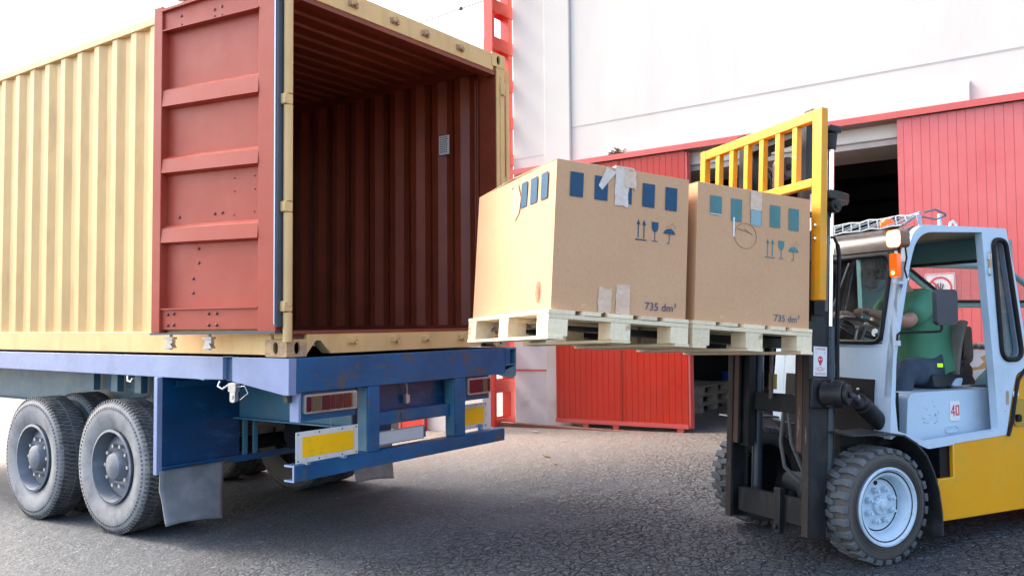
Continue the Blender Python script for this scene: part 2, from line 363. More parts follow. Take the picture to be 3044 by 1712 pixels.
def text_mb(txt, T, size, depth=.0004, align='LEFT'):
    """lettering laid in the local XY plane of T"""
    cu = bpy.data.curves.new('lettering', 'FONT'); cu.body = txt; cu.size = size; cu.align_x = align; cu.extrude = depth; cu.resolution_u = 3
    o = bpy.data.objects.new('lettering', cu); C.objects.link(o)
    dg = bpy.context.evaluated_depsgraph_get(); me = bpy.data.meshes.new_from_object(o.evaluated_get(dg))
    mb = MB(T); mb.add([v.co for v in me.vertices], [tuple(p.vertices) for p in me.polygons])
    bpy.data.objects.remove(o); bpy.data.curves.remove(cu); bpy.data.meshes.remove(me)
    return mb
def frame(o, x, y, z): 
    m = Matrix((Vector(x), Vector(y), Vector(z))).transposed().to_4x4(); m.translation = Vector(o); return m
def gz(x, y): return -1.425 + .03*x - .027*y       # the yard falls gently towards the truck
def rrect(x0, x1, z0, z1, r, n=5):
    p = []
    for cx_, cz_, a0 in ((x1-r, z1-r, 0), (x0+r, z1-r, 90), (x0+r, z0+r, 180), (x1-r, z0+r, 270)):
        for i in range(n+1):
            a = math.radians(a0 + 90*i/n); p.append((cx_+r*math.cos(a), cz_+r*math.sin(a)))
    return p
def rpoly(pts, r, n=4):
    """round the corners of a polygon"""
    out = []; k = len(pts)
    for i in range(k):
        p = Vector((*pts[i], 0)); a = Vector((*pts[i-1], 0)); b_ = Vector((*pts[(i+1) % k], 0))
        rr = r[i] if isinstance(r, (list, tuple)) else r
        if rr <= 0: out.append((p.x, p.y)); continue
        da = (a-p).normalized(); db = (b_-p).normalized(); q0 = p+da*rr; q1 = p+db*rr
        for j in range(n+1):
            t_ = j/n; q = q0*(1-t_)**2 + p*2*t_*(1-t_) + q1*t_**2; out.append((q.x, q.y))
    return out

# ------------------------------------------------------------------ ground
g = MB()
xs = [-400, -60, -20, -8] + [-6 + i*.5 for i in range(49)] + [22, 40, 100, 400]
ys = [-400, -60, -20] + [-9 + i*.5 for i in range(49)] + [22, 60, 400]
def gzz(x, y):
    X = max(-30, min(30, x)); Y = max(-30, min(30, y)); return gz(X, Y) + .006*noise.noise(Vector((x*.6, y*.6, 0)))*(1 if abs(x) < 15 and abs(y) < 15 else 0)
g.add([(x, y, gzz(x, y)) for x in xs for y in ys], [(i*len(ys)+j, (i+1)*len(ys)+j, (i+1)*len(ys)+j+1, i*len(ys)+j+1) for i in range(len(xs)-1) for j in range(len(ys)-1)])
o = g.build('ground', 'asphalt'); o['kind'] = 'structure'

# ------------------------------------------------------------------ warehouse (facade plane x = 6.4)
FX = 6.4
Tf = Matrix(((1, 0, 0, 0), (0, 1, 0, 0), (0, -.0125, 1, 0), (0, 0, 0, 1)))    # its courses rise gently to the right, like the yard
wh = thing('warehouse', 'white rendered warehouse with red sliding doors and a red door rail behind the forklift', 'building', Matrix.Translation((FX, -2, gz(FX, -2))))
b = MB(Tf)
Y0, Y1, ZT = -16, 2.88, 9.0
OP0, OP1, OZ = -7.6, 1.6, 2.30        # door opening
b.prism([(Y0, -1.9), (OP0, -1.9), (OP0, OZ), (OP1, OZ), (OP1, 1.2), (Y1, 1.2), (Y1, ZT), (Y0, ZT)], 'x', FX, FX+.3)
b.build('wall', 'wall_white', wh)
b = MB(Tf); b.box(FX-.004, FX+.3, OP1, Y1, -1.9, 1.2); b.build('wall', 'wall_low', wh, label='greyish dirty lower strip of the white wall')
b = MB(Tf)
b.box(FX+.301, FX+13.99, Y1-.3, Y1-.003, -1.9, ZT-.01) ; b.box(FX+.301, FX+13.99, Y0+.003, Y0+.3, -1.9, ZT-.01); b.box(FX+14, FX+14.3, Y0, Y1, -1.9, ZT)
b.build('outer_wall', 'wall_white', wh)
b = MB(Tf); b.box(FX, FX+14.3, Y0, Y1, ZT, ZT+.3); b.build('roof', 'wall_low', wh)
b = MB(Tf); b.box(FX+.3, FX+14, Y1-.36, Y1-.3, -1.9, 6); b.box(FX+13.94, FX+14, Y0+.3, Y1-.36, -1.9, 6)
for i in range(9): b.box(FX+.3, FX+13.9, Y0+1.2+i*2, Y0+1.35+i*2, 2.9, 3.15)
for i in range(5): b.box(FX+1.5+i*2.8, FX+1.62+i*2.8, Y0+.4, Y1-.4, 2.6, 2.9)
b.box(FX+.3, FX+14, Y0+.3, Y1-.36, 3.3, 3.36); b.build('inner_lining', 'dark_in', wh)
b = MB(); b.prism([(FX+.02, gz(FX, 0)+.012), (FX+13.9, gz(FX, 0)+.012), (FX+13.9, gz(FX, 0)-.3), (FX+.02, gz(FX, 0)-.3)], 'y', Y0+.3, Y1-.4)
b.build('floor', paint('warehouse_concrete_floor', (.10, .10, .11), .55, var=.2), wh)
# pilaster + grooves (dark joint strips with real depth)
b = MB(Tf); b.box(FX-.05, FX-.0008, 1.82, 2.27, -1.9, ZT-.01); b.build('pilaster', 'wall_white', wh, bevel=.012)
b = MB(Tf); b.box(FX-.054, FX-.0502, 1.84, 2.25, -1.9, -.42); b.build('pilaster_base', 'wall_low', wh)
jm = plain('wall_joint_shadow_gap', (.50, .50, .50), .9)
b = MB(Tf)
b.box(FX-.003, FX+.01, Y0, 1.81, 3.055, 3.068); b.box(FX-.003, FX+.01, 2.28, Y1, 2.73, 2.742)
b.box(FX-.004, FX+.01, 2.28, Y1, -.47, -.46); b.build('wall_joint', jm, wh)
b = MB(Tf); b.box(FX-.007, FX-.0005, Y0, 1.819, 3.069, 5.9); b.box(FX-.007, FX-.0005, Y0, 1.819, 5.91, ZT-.02); b.build('upper_wall_panel', 'wall_white', wh, bevel=.01)
b = MB(Tf); b.prism([(FX-.06, 2.55), (FX-.06, 2.74), (FX-.02, 2.80), (FX, 2.80), (FX, 2.55)], 'y', -3.45, 1.2); b.build('lintel_band', 'wall_white', wh, bevel=.012)
b = MB(Tf); b.box(FX-.035, FX+.3, -4.9, .2, 2.27, 2.45); b.build('lintel', 'wall_white', wh, bevel=.015)
b = MB(Tf); b.box(FX+.0, FX+.9, OP0, OP1, 2.20, 2.268); b.build('soffit', paint('soffit_beige', (.42, .38, .35), .8), wh)
# door rail
b = MB(Tf); b.prism([(FX-.22, 2.455), (FX-.22, 2.53), (FX-.05, 2.552), (FX, 2.552), (FX, 2.54), (FX-.06, 2.54), (FX-.208, 2.52), (FX-.208, 2.455)], 'y', -11, 2.9)
b.box(FX-.2, FX-.05, -11, 2.9, 2.50, 2.52)
b.build('door_rail', 'rail_red', wh)
def slide_door(y0, y1, zt, zb, nleaf, x0, lab, mt_='door_bright'):
    b = MB(Tf); pts = []
    y = y0
    while y < y1 - .001:                                  # board-and-groove profile
        w_ = min(.092, y1 - y)
        pts += [(x0, y), (x0, y + w_*.93), (x0 + .004, y + w_*.945), (x0 + .004, y + w_*.985)]; y += w_
    prof = pts + [(x0 + .05, y1), (x0 + .05, y0)]
    b.prism(prof, 'z', zb, zt)
    d = b.build('sliding_door', mt_, wh, label=lab, ang=25)
    b = MB(Tf); b.box(x0-.012, x0+.06, y0-.004, y1+.004, zb-.055, zb); b.build('bottom_frame', 'rail_red', d)
    for yy in (y0+.06, (y0+y1)/2, y1-.55):
        b = MB(Tf); b.prism([(yy, zb-.055), (yy+.11, zb-.055), (yy+.09, zb-.15), (yy+.03, zb-.15)], 'x', x0+.0, x0+.015)
        b.cyl((x0+.02, yy+.06, zb-.14), (x0+.045, yy+.06, zb-.14), .035, n=14); b.build('roller_foot', 'rail_red', d)
    return d
d = slide_door(-.05, 2.02, 2.45, -1.13, 2, FX-.17, 'red boarded door leaf behind the raised load')
b = MB(Tf); b.box(FX-.177, FX-.1715, .93, .945, -1.13, 2.45); b.build('leaf_seam', plain('door_seam', (.25, .02, .015), .6), d)
b = MB(Tf)
for k in range(3): b.box(FX-.165+.02*k, FX-.15+.02*k, -.085-.012*k, -.052, -1.18, 2.43)
b.build('stacked_leaf_edge', 'rail_red', d)
slide_door(-7.0, -2.70, 2.45, -1.13, 2, FX-.17, 'red boarded door leaf paled by painted sky glare behind the forklift cab', 'door_flare')
b = MB(Tf); b.box(FX-.03, FX-.02, 2.02, 2.86, -.475, -.45); b.build('pipe', 'rail_red', wh)
b = MB(); b.prism([(FX-.27, gz(6, 1)+.012), (FX-.24, gz(6, 1)+.022), (FX-.24, gz(6, 1)-.05), (FX-.27, gz(6, 1)-.05)], 'y', .2, 3.0); b.build('ground_track', paint('rusty_track', (.22, .09, .06), .7), wh)

# sign on the right door: no-touching roundel
sy, sz = -3.11, .52
Ts = frame((FX-.174, sy, sz), (0, -1, 0), (0, 0, 1), (-1, 0, 0))
sg = thing('prohibition_sign', 'square white prohibition sign with red ring and hand, on the red door behind the driver', 'sign', Ts)
b = MB(Ts); b.prism(rrect(-.155, .155, -.19, .19, .012), 'z', 0, .004); b.build('plate', 'paper', sg)
b = MB(Ts); b.prism([rrect(-.148, .148, -.183, .183, .01), rrect(-.142, .142, -.177, .177, .01)], 'z', .004, .0052)
ring = lambda r, n=40, cx_=0, cy_=0: [(cx_+r*math.cos(2*PI*i/n), cy_+r*math.sin(2*PI*i/n)) for i in range(n)]
b.prism([ring(.125, cy_=.03), ring(.103, cy_=.03)], 'z', .0045, .0062)
b.prism([(-.095, .10), (-.078, .117), (.085, -.052), (.070, -.070)], 'z', .0046, .0064); b.build('ring', 'sign_red', sg)
b = MB(Ts); b.prism(rrect(-.032, .036, -.052, .012, .018), 'z', .0041, .0055)
for a_, l_ in ((-38, .05), (-15, .062), (4, .066), (22, .058)):
    a_ = math.radians(a_); b.tube([(.0+.02*math.sin(a_)*2, 0, .0048), (.0+math.sin(a_)*(.03+l_), .0+math.cos(a_)*(.02+l_), .0048)], .0065, 5)
b.tube([(.03, -.03, .0048), (.07, -.0, .0048)], .0075, 5)
b.build('hand_symbol', 'sign_dark', sg)

# ------------------------------------------------------------------ lattice tower at the wall corner
T_ = Matrix.Translation((6.24, .99, 2.50)); nb = MB(T_); rn = random.Random(4)
for k in range(60):
    a = rn.uniform(0, 2*PI); r_ = rn.uniform(.0, .075); l_ = rn.uniform(.03, .09)
    p = Vector((r_*.5*math.cos(a), r_*1.5*math.sin(a), rn.uniform(.0, .07))); d_ = Vector((rn.uniform(-1, 1), rn.uniform(-1, 1), rn.uniform(-.4, .8))).normalized()*l_
    nb.tube([p, p+d_], .007, 4)
tag(nb.build('bird_nest', 'leaf'), 'small brown twig nest on top of the red door rail above the boxes', 'nest')
tw = thing('steel_tower', 'red steel batten column rising at the corner of the white warehouse', 'tower', Matrix.Translation((6.3, 3.08, gz(6.3, 3))))
for x0, x1 in ((6.045, 6.10), (6.45, 6.55)):
    b = MB(); b.box(x0, x1, 3.0, 3.02, -1.45, 8); b.box(x0, x1, 3.14, 3.16, -1.45, 8); b.box(x0, x0+.012, 3.02, 3.14, -1.45, 8)
    if x0 > 6.3: b.box(x0+.02, x1, 3.02, 3.14, -1.45, 8)
    b.build('column', 'tower_red', tw)
z = -1.42
for k in range(17):
    z0 = -1.40 + k*.575
    for y in (2.988, 3.162):
        b = MB(); b.box(6.05, 6.548, y, y+.01 if y < 3.1 else y+.01, z0, z0+.19); b.build('batten', 'tower_red', tw)
b = MB(); b.box(5.95, 6.65, 2.93, 3.25, -1.46, -1.40); b.build('base_plate', 'rail_red', tw)

# low yard wall with a red gate, seen through the trailer's rear frame
yw = thing('yard_wall', 'low grey white wall with a red gate leaf, seen through the gap behind the trailer', 'wall', Matrix.Translation((5.6, 6, gz(5.6, 6))))
b = MB(); b.box(5.5, 5.68, 2.78, 16, -1.9, 1.6); b.build('wall', 'wall_low', yw)
b = MB(); b.box(5.46, 5.68, 2.76, 16, 1.6, 1.68); b.build('coping', 'wall_low', yw, bevel=.01)
b = MB(); b.box(5.44, 5.496, 3.83, 4.35, -1.45, 1.2); g_ = b.build('gate', 'tower_red', yw, bevel=.004)
b = MB(); b.box(5.43, 5.4395, 3.83, 3.87, -1.45, 1.2); b.box(5.43, 5.4395, 4.31, 4.35, -1.45, 1.2); b.box(5.43, 5.4395, 3.87, 4.31, .2, .26); b.build('gate_frame', 'rail_red', g_)
b = MB(); b.box(5.47, 5.4985, 4.36, 6.8, -1.45, 1.3); b.build('dark_panel', 'dark_in', yw)  # dark sheet over the wall beyond the gate

# overhead wire
b = MB(); P0 = Vector((6.30, 3.165, 5.25)); P1 = Vector((6.55, 14.0, 5.15)); pts = []
for i in range(17): t_ = i/16; p = P0.lerp(P1, t_); p.z -= .10*4*t_*(1-t_); pts.append(p)
b.tube(pts, .011, 5); b.sphere(pts[1], .035, 5)
tag(b.build('overhead_wire', plain('brown_wire', (.10, .06, .04), .6)), 'thin brown wire crossing the white sky to the red tower', 'wire')

# inside the warehouse
zf = gz(FX, 0) + .013
def small_pallet(x, y, z, n, lab, mat='wood_old'):
    for k in range(n):
        T_ = Matrix.Translation((x, y, z + k*.145)) @ Matrix.Rotation(random.uniform(-.05, .05), 4, 'Z')
        p = thing('pallet', lab, 'pallet', T_, 'old pallets inside the warehouse')
        b = MB(T_)
        for i in range(5): b.box(-.6, .6, -.4+i*.17, -.28+i*.17, .12, .142)
        for i in range(3): b.box(-.6+i*.53, -.46+i*.53, -.4, .4, .098, .12)
        b.build('deck', mat, p)
        for i in range(3):
            for j in range(3):
                bb = MB(T_); bb.box(-.6+i*.53, -.46+i*.53, -.4+j*.34, -.28+j*.34, .022, .098); bb.build('block', mat, p)
        b = MB(T_)
        for j in range(3): b.box(-.6, .6, -.4+j*.34, -.28+j*.34, 0, .022)
        b.build('runner', mat, p)
small_pallet(8.7, 1.02, zf, 3, 'grey wooden pallet in the low stack just inside the warehouse opening')
small_pallet(11.6, 1.35, zf, 1, 'grey wooden pallet lying under the blue crate in the dark warehouse')
T_ = Matrix.Translation((11.6, 1.3, zf+.146)); cr = thing('crate', 'blue plastic crate standing on a pallet inside the dark warehouse', 'crate', T_)
b = MB(T_); b.prism([rrect(-.4, .4, -.28, .28, .05), rrect(-.37, .37, -.25, .25, .04)], 'z', .02, .30); b.box(-.38, .38, -.26, .26, 0, .03); b.build('body', 'crate_blue', cr)
b = MB(T_); b.prism([rrect(-.42, .42, -.30, .30, .05), rrect(-.38, .38, -.26, .26, .04)], 'z', .285, .32); b.build('rim', 'crate_blue', cr)
T_ = Matrix.Translation((13.0, -4.2, 2.45)); lt = thing('ceiling_light', 'bright white fluorescent tube glowing under the dark warehouse roof', 'lamp', T_)
b = MB(T_); b.box(-.07, .07, -.62, .62, .03, .07); b.build('housing', 'paper', lt)
b = MB(T_); b.cyl((0, -.6, 0), (0, .6, 0), .022); b.build('tube', 'tube_lit', lt)

# ------------------------------------------------------------------ container
CW, CH, CL = 2.438, 2.70, 6.06
ct = thing('shipping_container', 'yellow corrugated shipping container with open rear, standing on the blue trailer', 'container')
def corr(y0, y1, x0, depth):
    pts = []; y = y0; P = .29
    while y < y1:
        for dy, d in ((0, 0), (.075, 0), (.14, depth), (.215, depth), (.29, 0)):
            if y+dy <= y1: pts.append((x0 + d, y+dy))
        y += P
    return pts
# left and right walls (thin corrugated sheets)
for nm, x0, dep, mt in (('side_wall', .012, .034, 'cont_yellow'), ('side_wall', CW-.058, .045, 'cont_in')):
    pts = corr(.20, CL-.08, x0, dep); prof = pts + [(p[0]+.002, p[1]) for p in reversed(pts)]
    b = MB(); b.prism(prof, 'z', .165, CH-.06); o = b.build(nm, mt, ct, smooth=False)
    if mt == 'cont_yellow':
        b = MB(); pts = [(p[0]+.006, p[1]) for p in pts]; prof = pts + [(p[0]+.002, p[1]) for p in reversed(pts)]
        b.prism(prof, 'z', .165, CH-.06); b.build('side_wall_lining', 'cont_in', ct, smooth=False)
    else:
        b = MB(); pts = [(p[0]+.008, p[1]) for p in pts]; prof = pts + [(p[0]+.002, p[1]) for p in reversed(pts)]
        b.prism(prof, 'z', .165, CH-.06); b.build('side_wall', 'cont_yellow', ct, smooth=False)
# rails
b = MB(); b.box(.0, .06, .17, CL-.15, .008, .172); b.build('bottom_rail', 'cont_yellow', ct, bevel=.004)
b = MB(); b.box(CW-.06, CW, .17, CL-.15, .008, .172); b.build('bottom_rail', 'cont_yellow', ct, bevel=.004)
b = MB(); b.box(.0, .065, .15, CL-.15, CH-.07, CH-.002); b.build('top_rail', 'cont_yellow', ct, bevel=.006)
b = MB(); b.box(CW-.065, CW, .15, CL-.15, CH-.07, CH-.002); b.build('top_rail', 'cont_yellow', ct, bevel=.006)
# roof sheet (corrugated across)
pts = []; y = .15
while y < CL-.2:
    pts += [(y, CH-.055), (y+.09, CH-.055), (y+.105, CH-.035), (y+.19, CH-.035), (y+.205, CH-.055)]; y += .21
prof = pts + [(p[0], p[1]+.003) for p in reversed(pts)]
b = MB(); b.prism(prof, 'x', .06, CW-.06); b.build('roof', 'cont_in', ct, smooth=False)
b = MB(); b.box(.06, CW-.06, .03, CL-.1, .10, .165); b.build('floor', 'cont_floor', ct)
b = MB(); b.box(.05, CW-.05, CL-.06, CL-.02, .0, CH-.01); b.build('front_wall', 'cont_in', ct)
# header
b = MB(); b.prism([(0.0, 2.535), (0.0, CH-.006), (.07, CH-.004), (.12, CH-.02), (.12, 2.60), (.05, 2.535)], 'x', .165, CW-.165); b.build('door_header', 'cont_yellow', ct, bevel=.005)
b = MB(); b.box(.13, CW-.13, .012, .11, 2.50, 2.5345); b.build('header_lining', 'cont_in', ct)
# sill with triangular forklift relief
b = MB(); b.prism([(.163, .010), (.166, .012), (.245, .104), (.285, .104), (.378, .010), (2.06, .010), (2.15, .104), (2.19, .104), (2.27, .012), (2.275, .010), (2.275, .150), (.163, .150)], 'y', 0, .10)
b.build('door_sill', 'cont_yellow', ct, bevel=.003)
b = MB(); b.box(.04, CW-.12, -.004, .14, .1505, .172); b.build('sill_plate', 'cont_in', ct, bevel=.003)
# posts
b = MB(); b.box(.0, .032, .0, .14, .118, CH-.118); b.build('corner_post', 'cont_yellow', ct, bevel=.004)
b = MB(); b.box(CW-.115, CW, .0, .10, .118, CH-.118); b.box(CW-.072, CW-.066, -.012, 0, .2, CH-.2); b.build('corner_post', 'cont_yellow', ct, bevel=.004)
b = MB(); b.box(CW-.075, CW-.0655, .15, CL-.15, CH-.125, CH-.034); b.box(CW-.075, CW-.0655, .15, CL-.15, .1655, .20); b.build('inner_rail', 'cont_in', ct)
b = MB(); b.box(CW-.125, CW-.1155, .01, .20, .172, CH-.16); b.build('post_jamb', 'cont_in', ct)
b = MB()
for y in (.235, .262): b.cyl((CW-.11, y, .2), (CW-.11, y, CH-.2), .008, n=8)
b.build('lashing_bar', 'cont_in', ct)
# corner castings with oval holes
def casting(x0, x1, z0, z1, yw=.178, side=True):
    hx, hz = (x0+x1)/2, (z0+z1)/2
    ov = lambda cx_, cz_, a, c_, n=18: [(cx_+a*math.cos(2*PI*i/n), cz_+c_*math.copysign(abs(math.sin(2*PI*i/n))**.8, math.sin(2*PI*i/n))) for i in range(n)]
    b = MB()
    b.prism([rrect(x0, x1, z0, z1, .012, 2), ov(hx, hz, .026, .042)], 'y', -.006, .012)
    xo = x0-.004 if x0 < 1 else x1-.008
    b.prism([rrect(-.004, yw, z0, z1, .012, 2), ov(yw/2, hz, .026, .042)], 'x', xo, xo+.012)
    b.box(x0+.008, x1-.008, .012, yw, z1-.012, z1-.002); b.box(x0+.008, x1-.008, .012, yw, z0+.002, z0+.012)
    b.box(x0+.008, x1-.008, yw-.01, yw, z0+.002, z1-.002)
    return b
casting(-.002, .162, -.004, .116, yw=.228).build('corner_casting', 'cast', ct)
casting(CW-.162, CW+.002, -.004, .116).build('corner_casting', 'cast', ct)
casting(CW-.192, CW+.002, CH-.12, CH+.004).build('corner_casting', 'cont_yellow', ct)
casting(-.002, .162, CH-.118, CH+.004).build('corner_casting', 'cont_yellow', ct)
b = MB()
for x0, x1, z0, z1 in ((.01, .15, .01, .10), (CW-.15, CW-.01, .01, .10), (CW-.17, CW-.01, CH-.108, CH-.01)): b.box(x0, x1, .05, .06, z0, z1)
b.build('casting_cavity', 'black', ct)
# left hinge tubes and knuckles
segs = [(.10, .30), (.345, .98), (1.06, 1.72), (1.80, 2.46), (2.54, 2.68)]
for z0, z1 in segs:
    b = MB(); b.cyl((-.006, -.012, z0), (-.006, -.012, z1), .031, n=16); b.build('hinge_tube', 'cont_yellow', ct)
for z0 in (.30, .98, 1.72, 2.46):
    b = MB(); b.box(-.05, .018, -.036, .02, z0+.004, z0+.078); b.build('hinge_lug', 'cont_yellow', ct, bevel=.008)
for z0 in (.5, 1.55, 2.43):
    b = MB(); b.box(CW-.075, CW-.02, -.022, 0, z0-.1, z0); b.cyl((CW-.03, -.02, z0-.11), (CW-.03, -.02, z0+.01), .012, n=8); b.build('hinge_lug', 'cont_yellow', ct, bevel=.003)
# cam keepers on sill and header
for x in (.58, 1.01, 1.36, 1.80):
    for zz in (.085, 2.60):
        b = MB(); b.box(x-.045, x+.045, -.008, .0, zz-.012, zz+.035); b.box(x-.035, x-.015, -.035, -.006, zz-.005, zz+.03); b.box(x+.012, x+.035, -.03, -.006, zz-.012, zz+.018)
        b.prism([(x-.03, zz+.03), (x+.01, zz+.045), (x+.03, zz+.015), (x, zz)], 'y', -.03, -.006)
        b.build('cam_keeper', 'cast' if zz > 1 else 'cont_yellow', ct)
# notice sticker inside
b = MB(); b.box(CW-.063, CW-.0585, .633, .76, 1.855, 2.04); st = b.build('notice_sticker', 'paper', ct)
b = MB()
for k in range(9):
    y = .745
    while y > .66:
        l = random.uniform(.008, .025); b.box(CW-.0637, CW-.0632, y-l, y, 2.02-k*.018, 2.028-k*.018); y -= l+.006
b.build('sticker_lines', 'sign_dark', st)
# left door, swung round
hp = Vector((-.05, .03, 0)); fp = Vector((-.21, 1.22, 0)); dd = (fp-hp).normalized(); dn = Vector((-dd.y, dd.x, 0))  # dn faces -X
Td = frame(hp, dd, (0, 0, 1), Vector((-dd.y, dd.x, 0)))   # local: x along leaf, y up, z out towards -X
b = MB(Td); b.box(.14, 1.15, .30, 2.47, -.048, -.040); door = b.build('door_leaf', 'door_red', ct, label='red inner face of the open left door')
b = MB(Td); b.box(.012, .178, .172, 2.66, -.047, .012); b.build('door_stile', 'door_red', door, bevel=.004)
b = MB(Td); b.box(1.145, 1.235, .166, 2.60, -.047, .020); b.build('door_stile', 'door_red', door, bevel=.004)
for z0, z1 in ((1.832, 1.955), (1.335, 1.440), (.818, .925)):
    b = MB(Td)
    prof = [(z0-.014, -.040), (z0+.0, .018), (z1-.004, .010), (z1+.030, -.040)]
    vs = [(.178, p[0], p[1]) for p in prof] + [(1.147, p[0]+.012, p[1]) for p in prof]
    b.add(vs, [(0,1,5,4),(1,2,6,5),(2,3,7,6),(3,0,4,7),(3,2,1,0),(4,5,6,7)]); b.build('door_rib', 'door_red', door, ang=20)
b = MB(Td); b.prism([(.178, 2.428), (1.147, 2.415), (1.147, 2.57), (.178, 2.64)], 'z', -.047, .002); b.build('door_rib', 'door_red', door)
b = MB(Td); b.prism([(.178, 2.61), (1.147, 2.555), (1.147, 2.575), (.178, 2.632)], 'z', -.0, .03); b.prism([(.178, 2.423), (1.147, 2.410), (1.147, 2.417), (.178, 2.430)], 'z', -.0, .02); b.build('door_ledge', 'door_red', door)
b = MB(Td); b.box(.178, 1.147, .190, .334, -.047, -.002); b.box(.178, 1.146, .3345, .345, -.047, .014); b.build('door_rib', 'door_red', door)
bolts = [(.809,.775),(.808,.672),(.864,.559),(.863,.455),(.659,.302),(.581,.301),(.659,.22),(.58,.22),(1.018,.304),(1.017,.223),(.651,1.019),(.576,1.022),(1.014,1.017),(.621,2.49),(.549,2.50),(.621,2.439),(.549,2.436),(.962,2.501),(.961,2.432),(1.08,.30),(1.08,.22)]
bm_ = plain('door_bolt_dark_red', (.11, .03, .045), .35)
b = MB(Td)
for s_, z_ in bolts:
    zz = .0 if z_ < .32 or z_ > 2.4 else -.040
    b.sphere((s_, z_, zz), .012, 6, sc=(1, 1, .8))
for s_, z_ in ((.457,1.26),(.262,1.263),(.456,1.167),(.261,1.168),(.462,.998),(.265,1.01)): b.sphere((s_, z_, -.040), .006, 5)
b.build('bolt_heads', bm_, door)
b = MB(Td); b.box(-.018, .010, .20, 2.69, -.055, .028); b.build('door_gasket', 'gasket', door, bevel=.006)
b = MB(Td); b.box(-.002, .008, .22, 2.69, .0285, .036); b.build('gasket_strip', 'gasket_hi', door)
b = MB(Td); b.prism([(.0, .160), (1.235, .150), (1.235, .165), (.0, .178)], 'z', -.06, .03); b.build('door_gasket', 'gasket', door)
b = MB(Td); b.box(0.0, 1.235, .165, 2.55, -.062, -.0495); b.build('door_skin', 'cont_yellow', door)
for s_ in (.70, 1.10):
    b = MB(Td); b.cyl((s_, .04, -.045), (s_, .17, -.045), .012, n=8); b.box(s_-.045, s_+.045, .118, .135, -.06, -.02); b.box(s_-.03, s_+.03, .085, .115, -.06, -.03); b.prism([(s_-.045, .055), (s_+.05, .045), (s_+.02, .085), (s_-.02, .09)], 'z', -.06, -.02)
    b.build('locking_cam', 'steel_lt', door)
b = MB(Td); b.cyl((1.0, 2.55, -.045), (1.0, 2.68, -.045), .012, n=8); b.box(.955, 1.045, 2.64, 2.655, -.06, -.02); b.prism([(.96, 2.675), (1.05, 2.665), (1.02, 2.70), (.98, 2.705)], 'z', -.06, -.02); b.build('locking_cam', 'steel_lt', door)
# far door, swung round out of sight along the far side
b = MB(); b.box(CW+.05, CW+.10, .02, 1.2, .17, 2.6); b.build('door_leaf', 'cont_yellow', ct)

# ------------------------------------------------------------------ trailer
tr = thing('semi_trailer', 'blue flatbed trailer with tail lamps and yellow marker boards under the container', 'trailer', Matrix.Translation((1.22, 2.08, gz(1.22, 2.08))))
b = MB(); b.prism([(-.034, -.012), (.588, -.012), (.588, -.185), (.02, -.262), (-.034, -.262)], 'x', -.012, .05)
b.prism([(.700, -.012), (9.0, -.012), (9.0, -.15), (1.0, -.180), (.93, -.188), (.93, -.178), (.700, -.176)], 'x', -.012, .05)
b.build('side_beam', 'blue_skylit', tr, bevel=.004)
b = MB(); b.box(.02, .05, .588, .700, -.185, -.02); b.box(-.010, .05, .584, .70, -.012, -.006); b.build('stake_pocket', 'blue', tr)
b = MB(); b.box(CW-.05, CW+.02, -.03, 9, -.17, -.012); b.build('side_beam', 'blue', tr)
b = MB(); b.box(.051, 2.38, -.034, .10, -.25, -.013); b.prism([(2.38, -.013), (2.545, -.013), (2.545, -.20), (2.50, -.25), (2.38, -.25)], 'y', .03, .10); b.build('rear_beam', 'blue', tr, bevel=.005)
b = MB(); b.box(2.381, 2.545, -.034, .03, -.030, -.013); b.box(2.381, 2.545, -.034, .03, -.175, -.165); b.box(2.53, 2.545, -.034, .03, -.165, -.030); b.prism([(2.30, -.25), (2.545, -.175), (2.545, -.27), (2.50, -.30)], 'y', -.03, .02)
b.build('beam_end_bracket', 'teal_blue', tr)
b = MB(); b.prism([(.051, -.27), (.63, -.25), (.63, -.30), (.051, -.32)], 'y', .06, .10); b.build('lamp_soffit', plain('soffit_dark_grey', (.06, .06, .05), .7), tr)
for x0, x1 in ((.705, .82), (1.69, 1.815)):
    b = MB(); b.box(x0, x1, -.034, .08, -.74, -.251); b.build('upright', 'blue', tr, bevel=.005)
    b = MB(); b.box(x0-.006, x0-.0005, -.02, .075, -.73, -.26) ; b.build('upright_side', 'teal_blue', tr)
b = MB(); b.box(.03, 2.355, -.038, -.026, -.848, -.741); b.box(.03, 2.355, -.026, .06, -.748, -.7385); b.box(.03, 2.355, -.026, .06, -.849, -.840); b.build('bumper_bar', 'blue', tr)
b = MB(); b.box(.0285, .0315, -.040, .062, -.750, -.7365); b.box(.0285, .0315, -.040, .062, -.851, -.838); b.box(.0285, .0315, -.040, -.024, -.838, -.750); b.build('bumper_end_edge', 'blue_skylit', tr)
# centre panel
b = MB(); b.box(.8205, 1.69, .10, .12, -.46, -.25); b.build('centre_panel', 'blue_panel', tr)
b = MB(); b.box(.8205, 1.69, .02, .10, -.475, -.462); b.box(.8205, 1.69, .02, .03, -.56, -.475); b.box(1.10, 1.40, .012, .0195, -.54, -.48); b.build('centre_shelf', 'blue', tr)
b = MB(); b.tube([(1.16, .095, -.26), (1.18, .07, -.245), (1.20, .06, -.26), (1.21, .06, -.33), (1.20, .06, -.36)], .007, 6); b.box(1.185, 1.225, .045, .075, -.415, -.355); b.cyl((1.205, .06, -.42), (1.205, .06, -.35), .015, n=10); b.build('latch', 'steel_lt', tr)
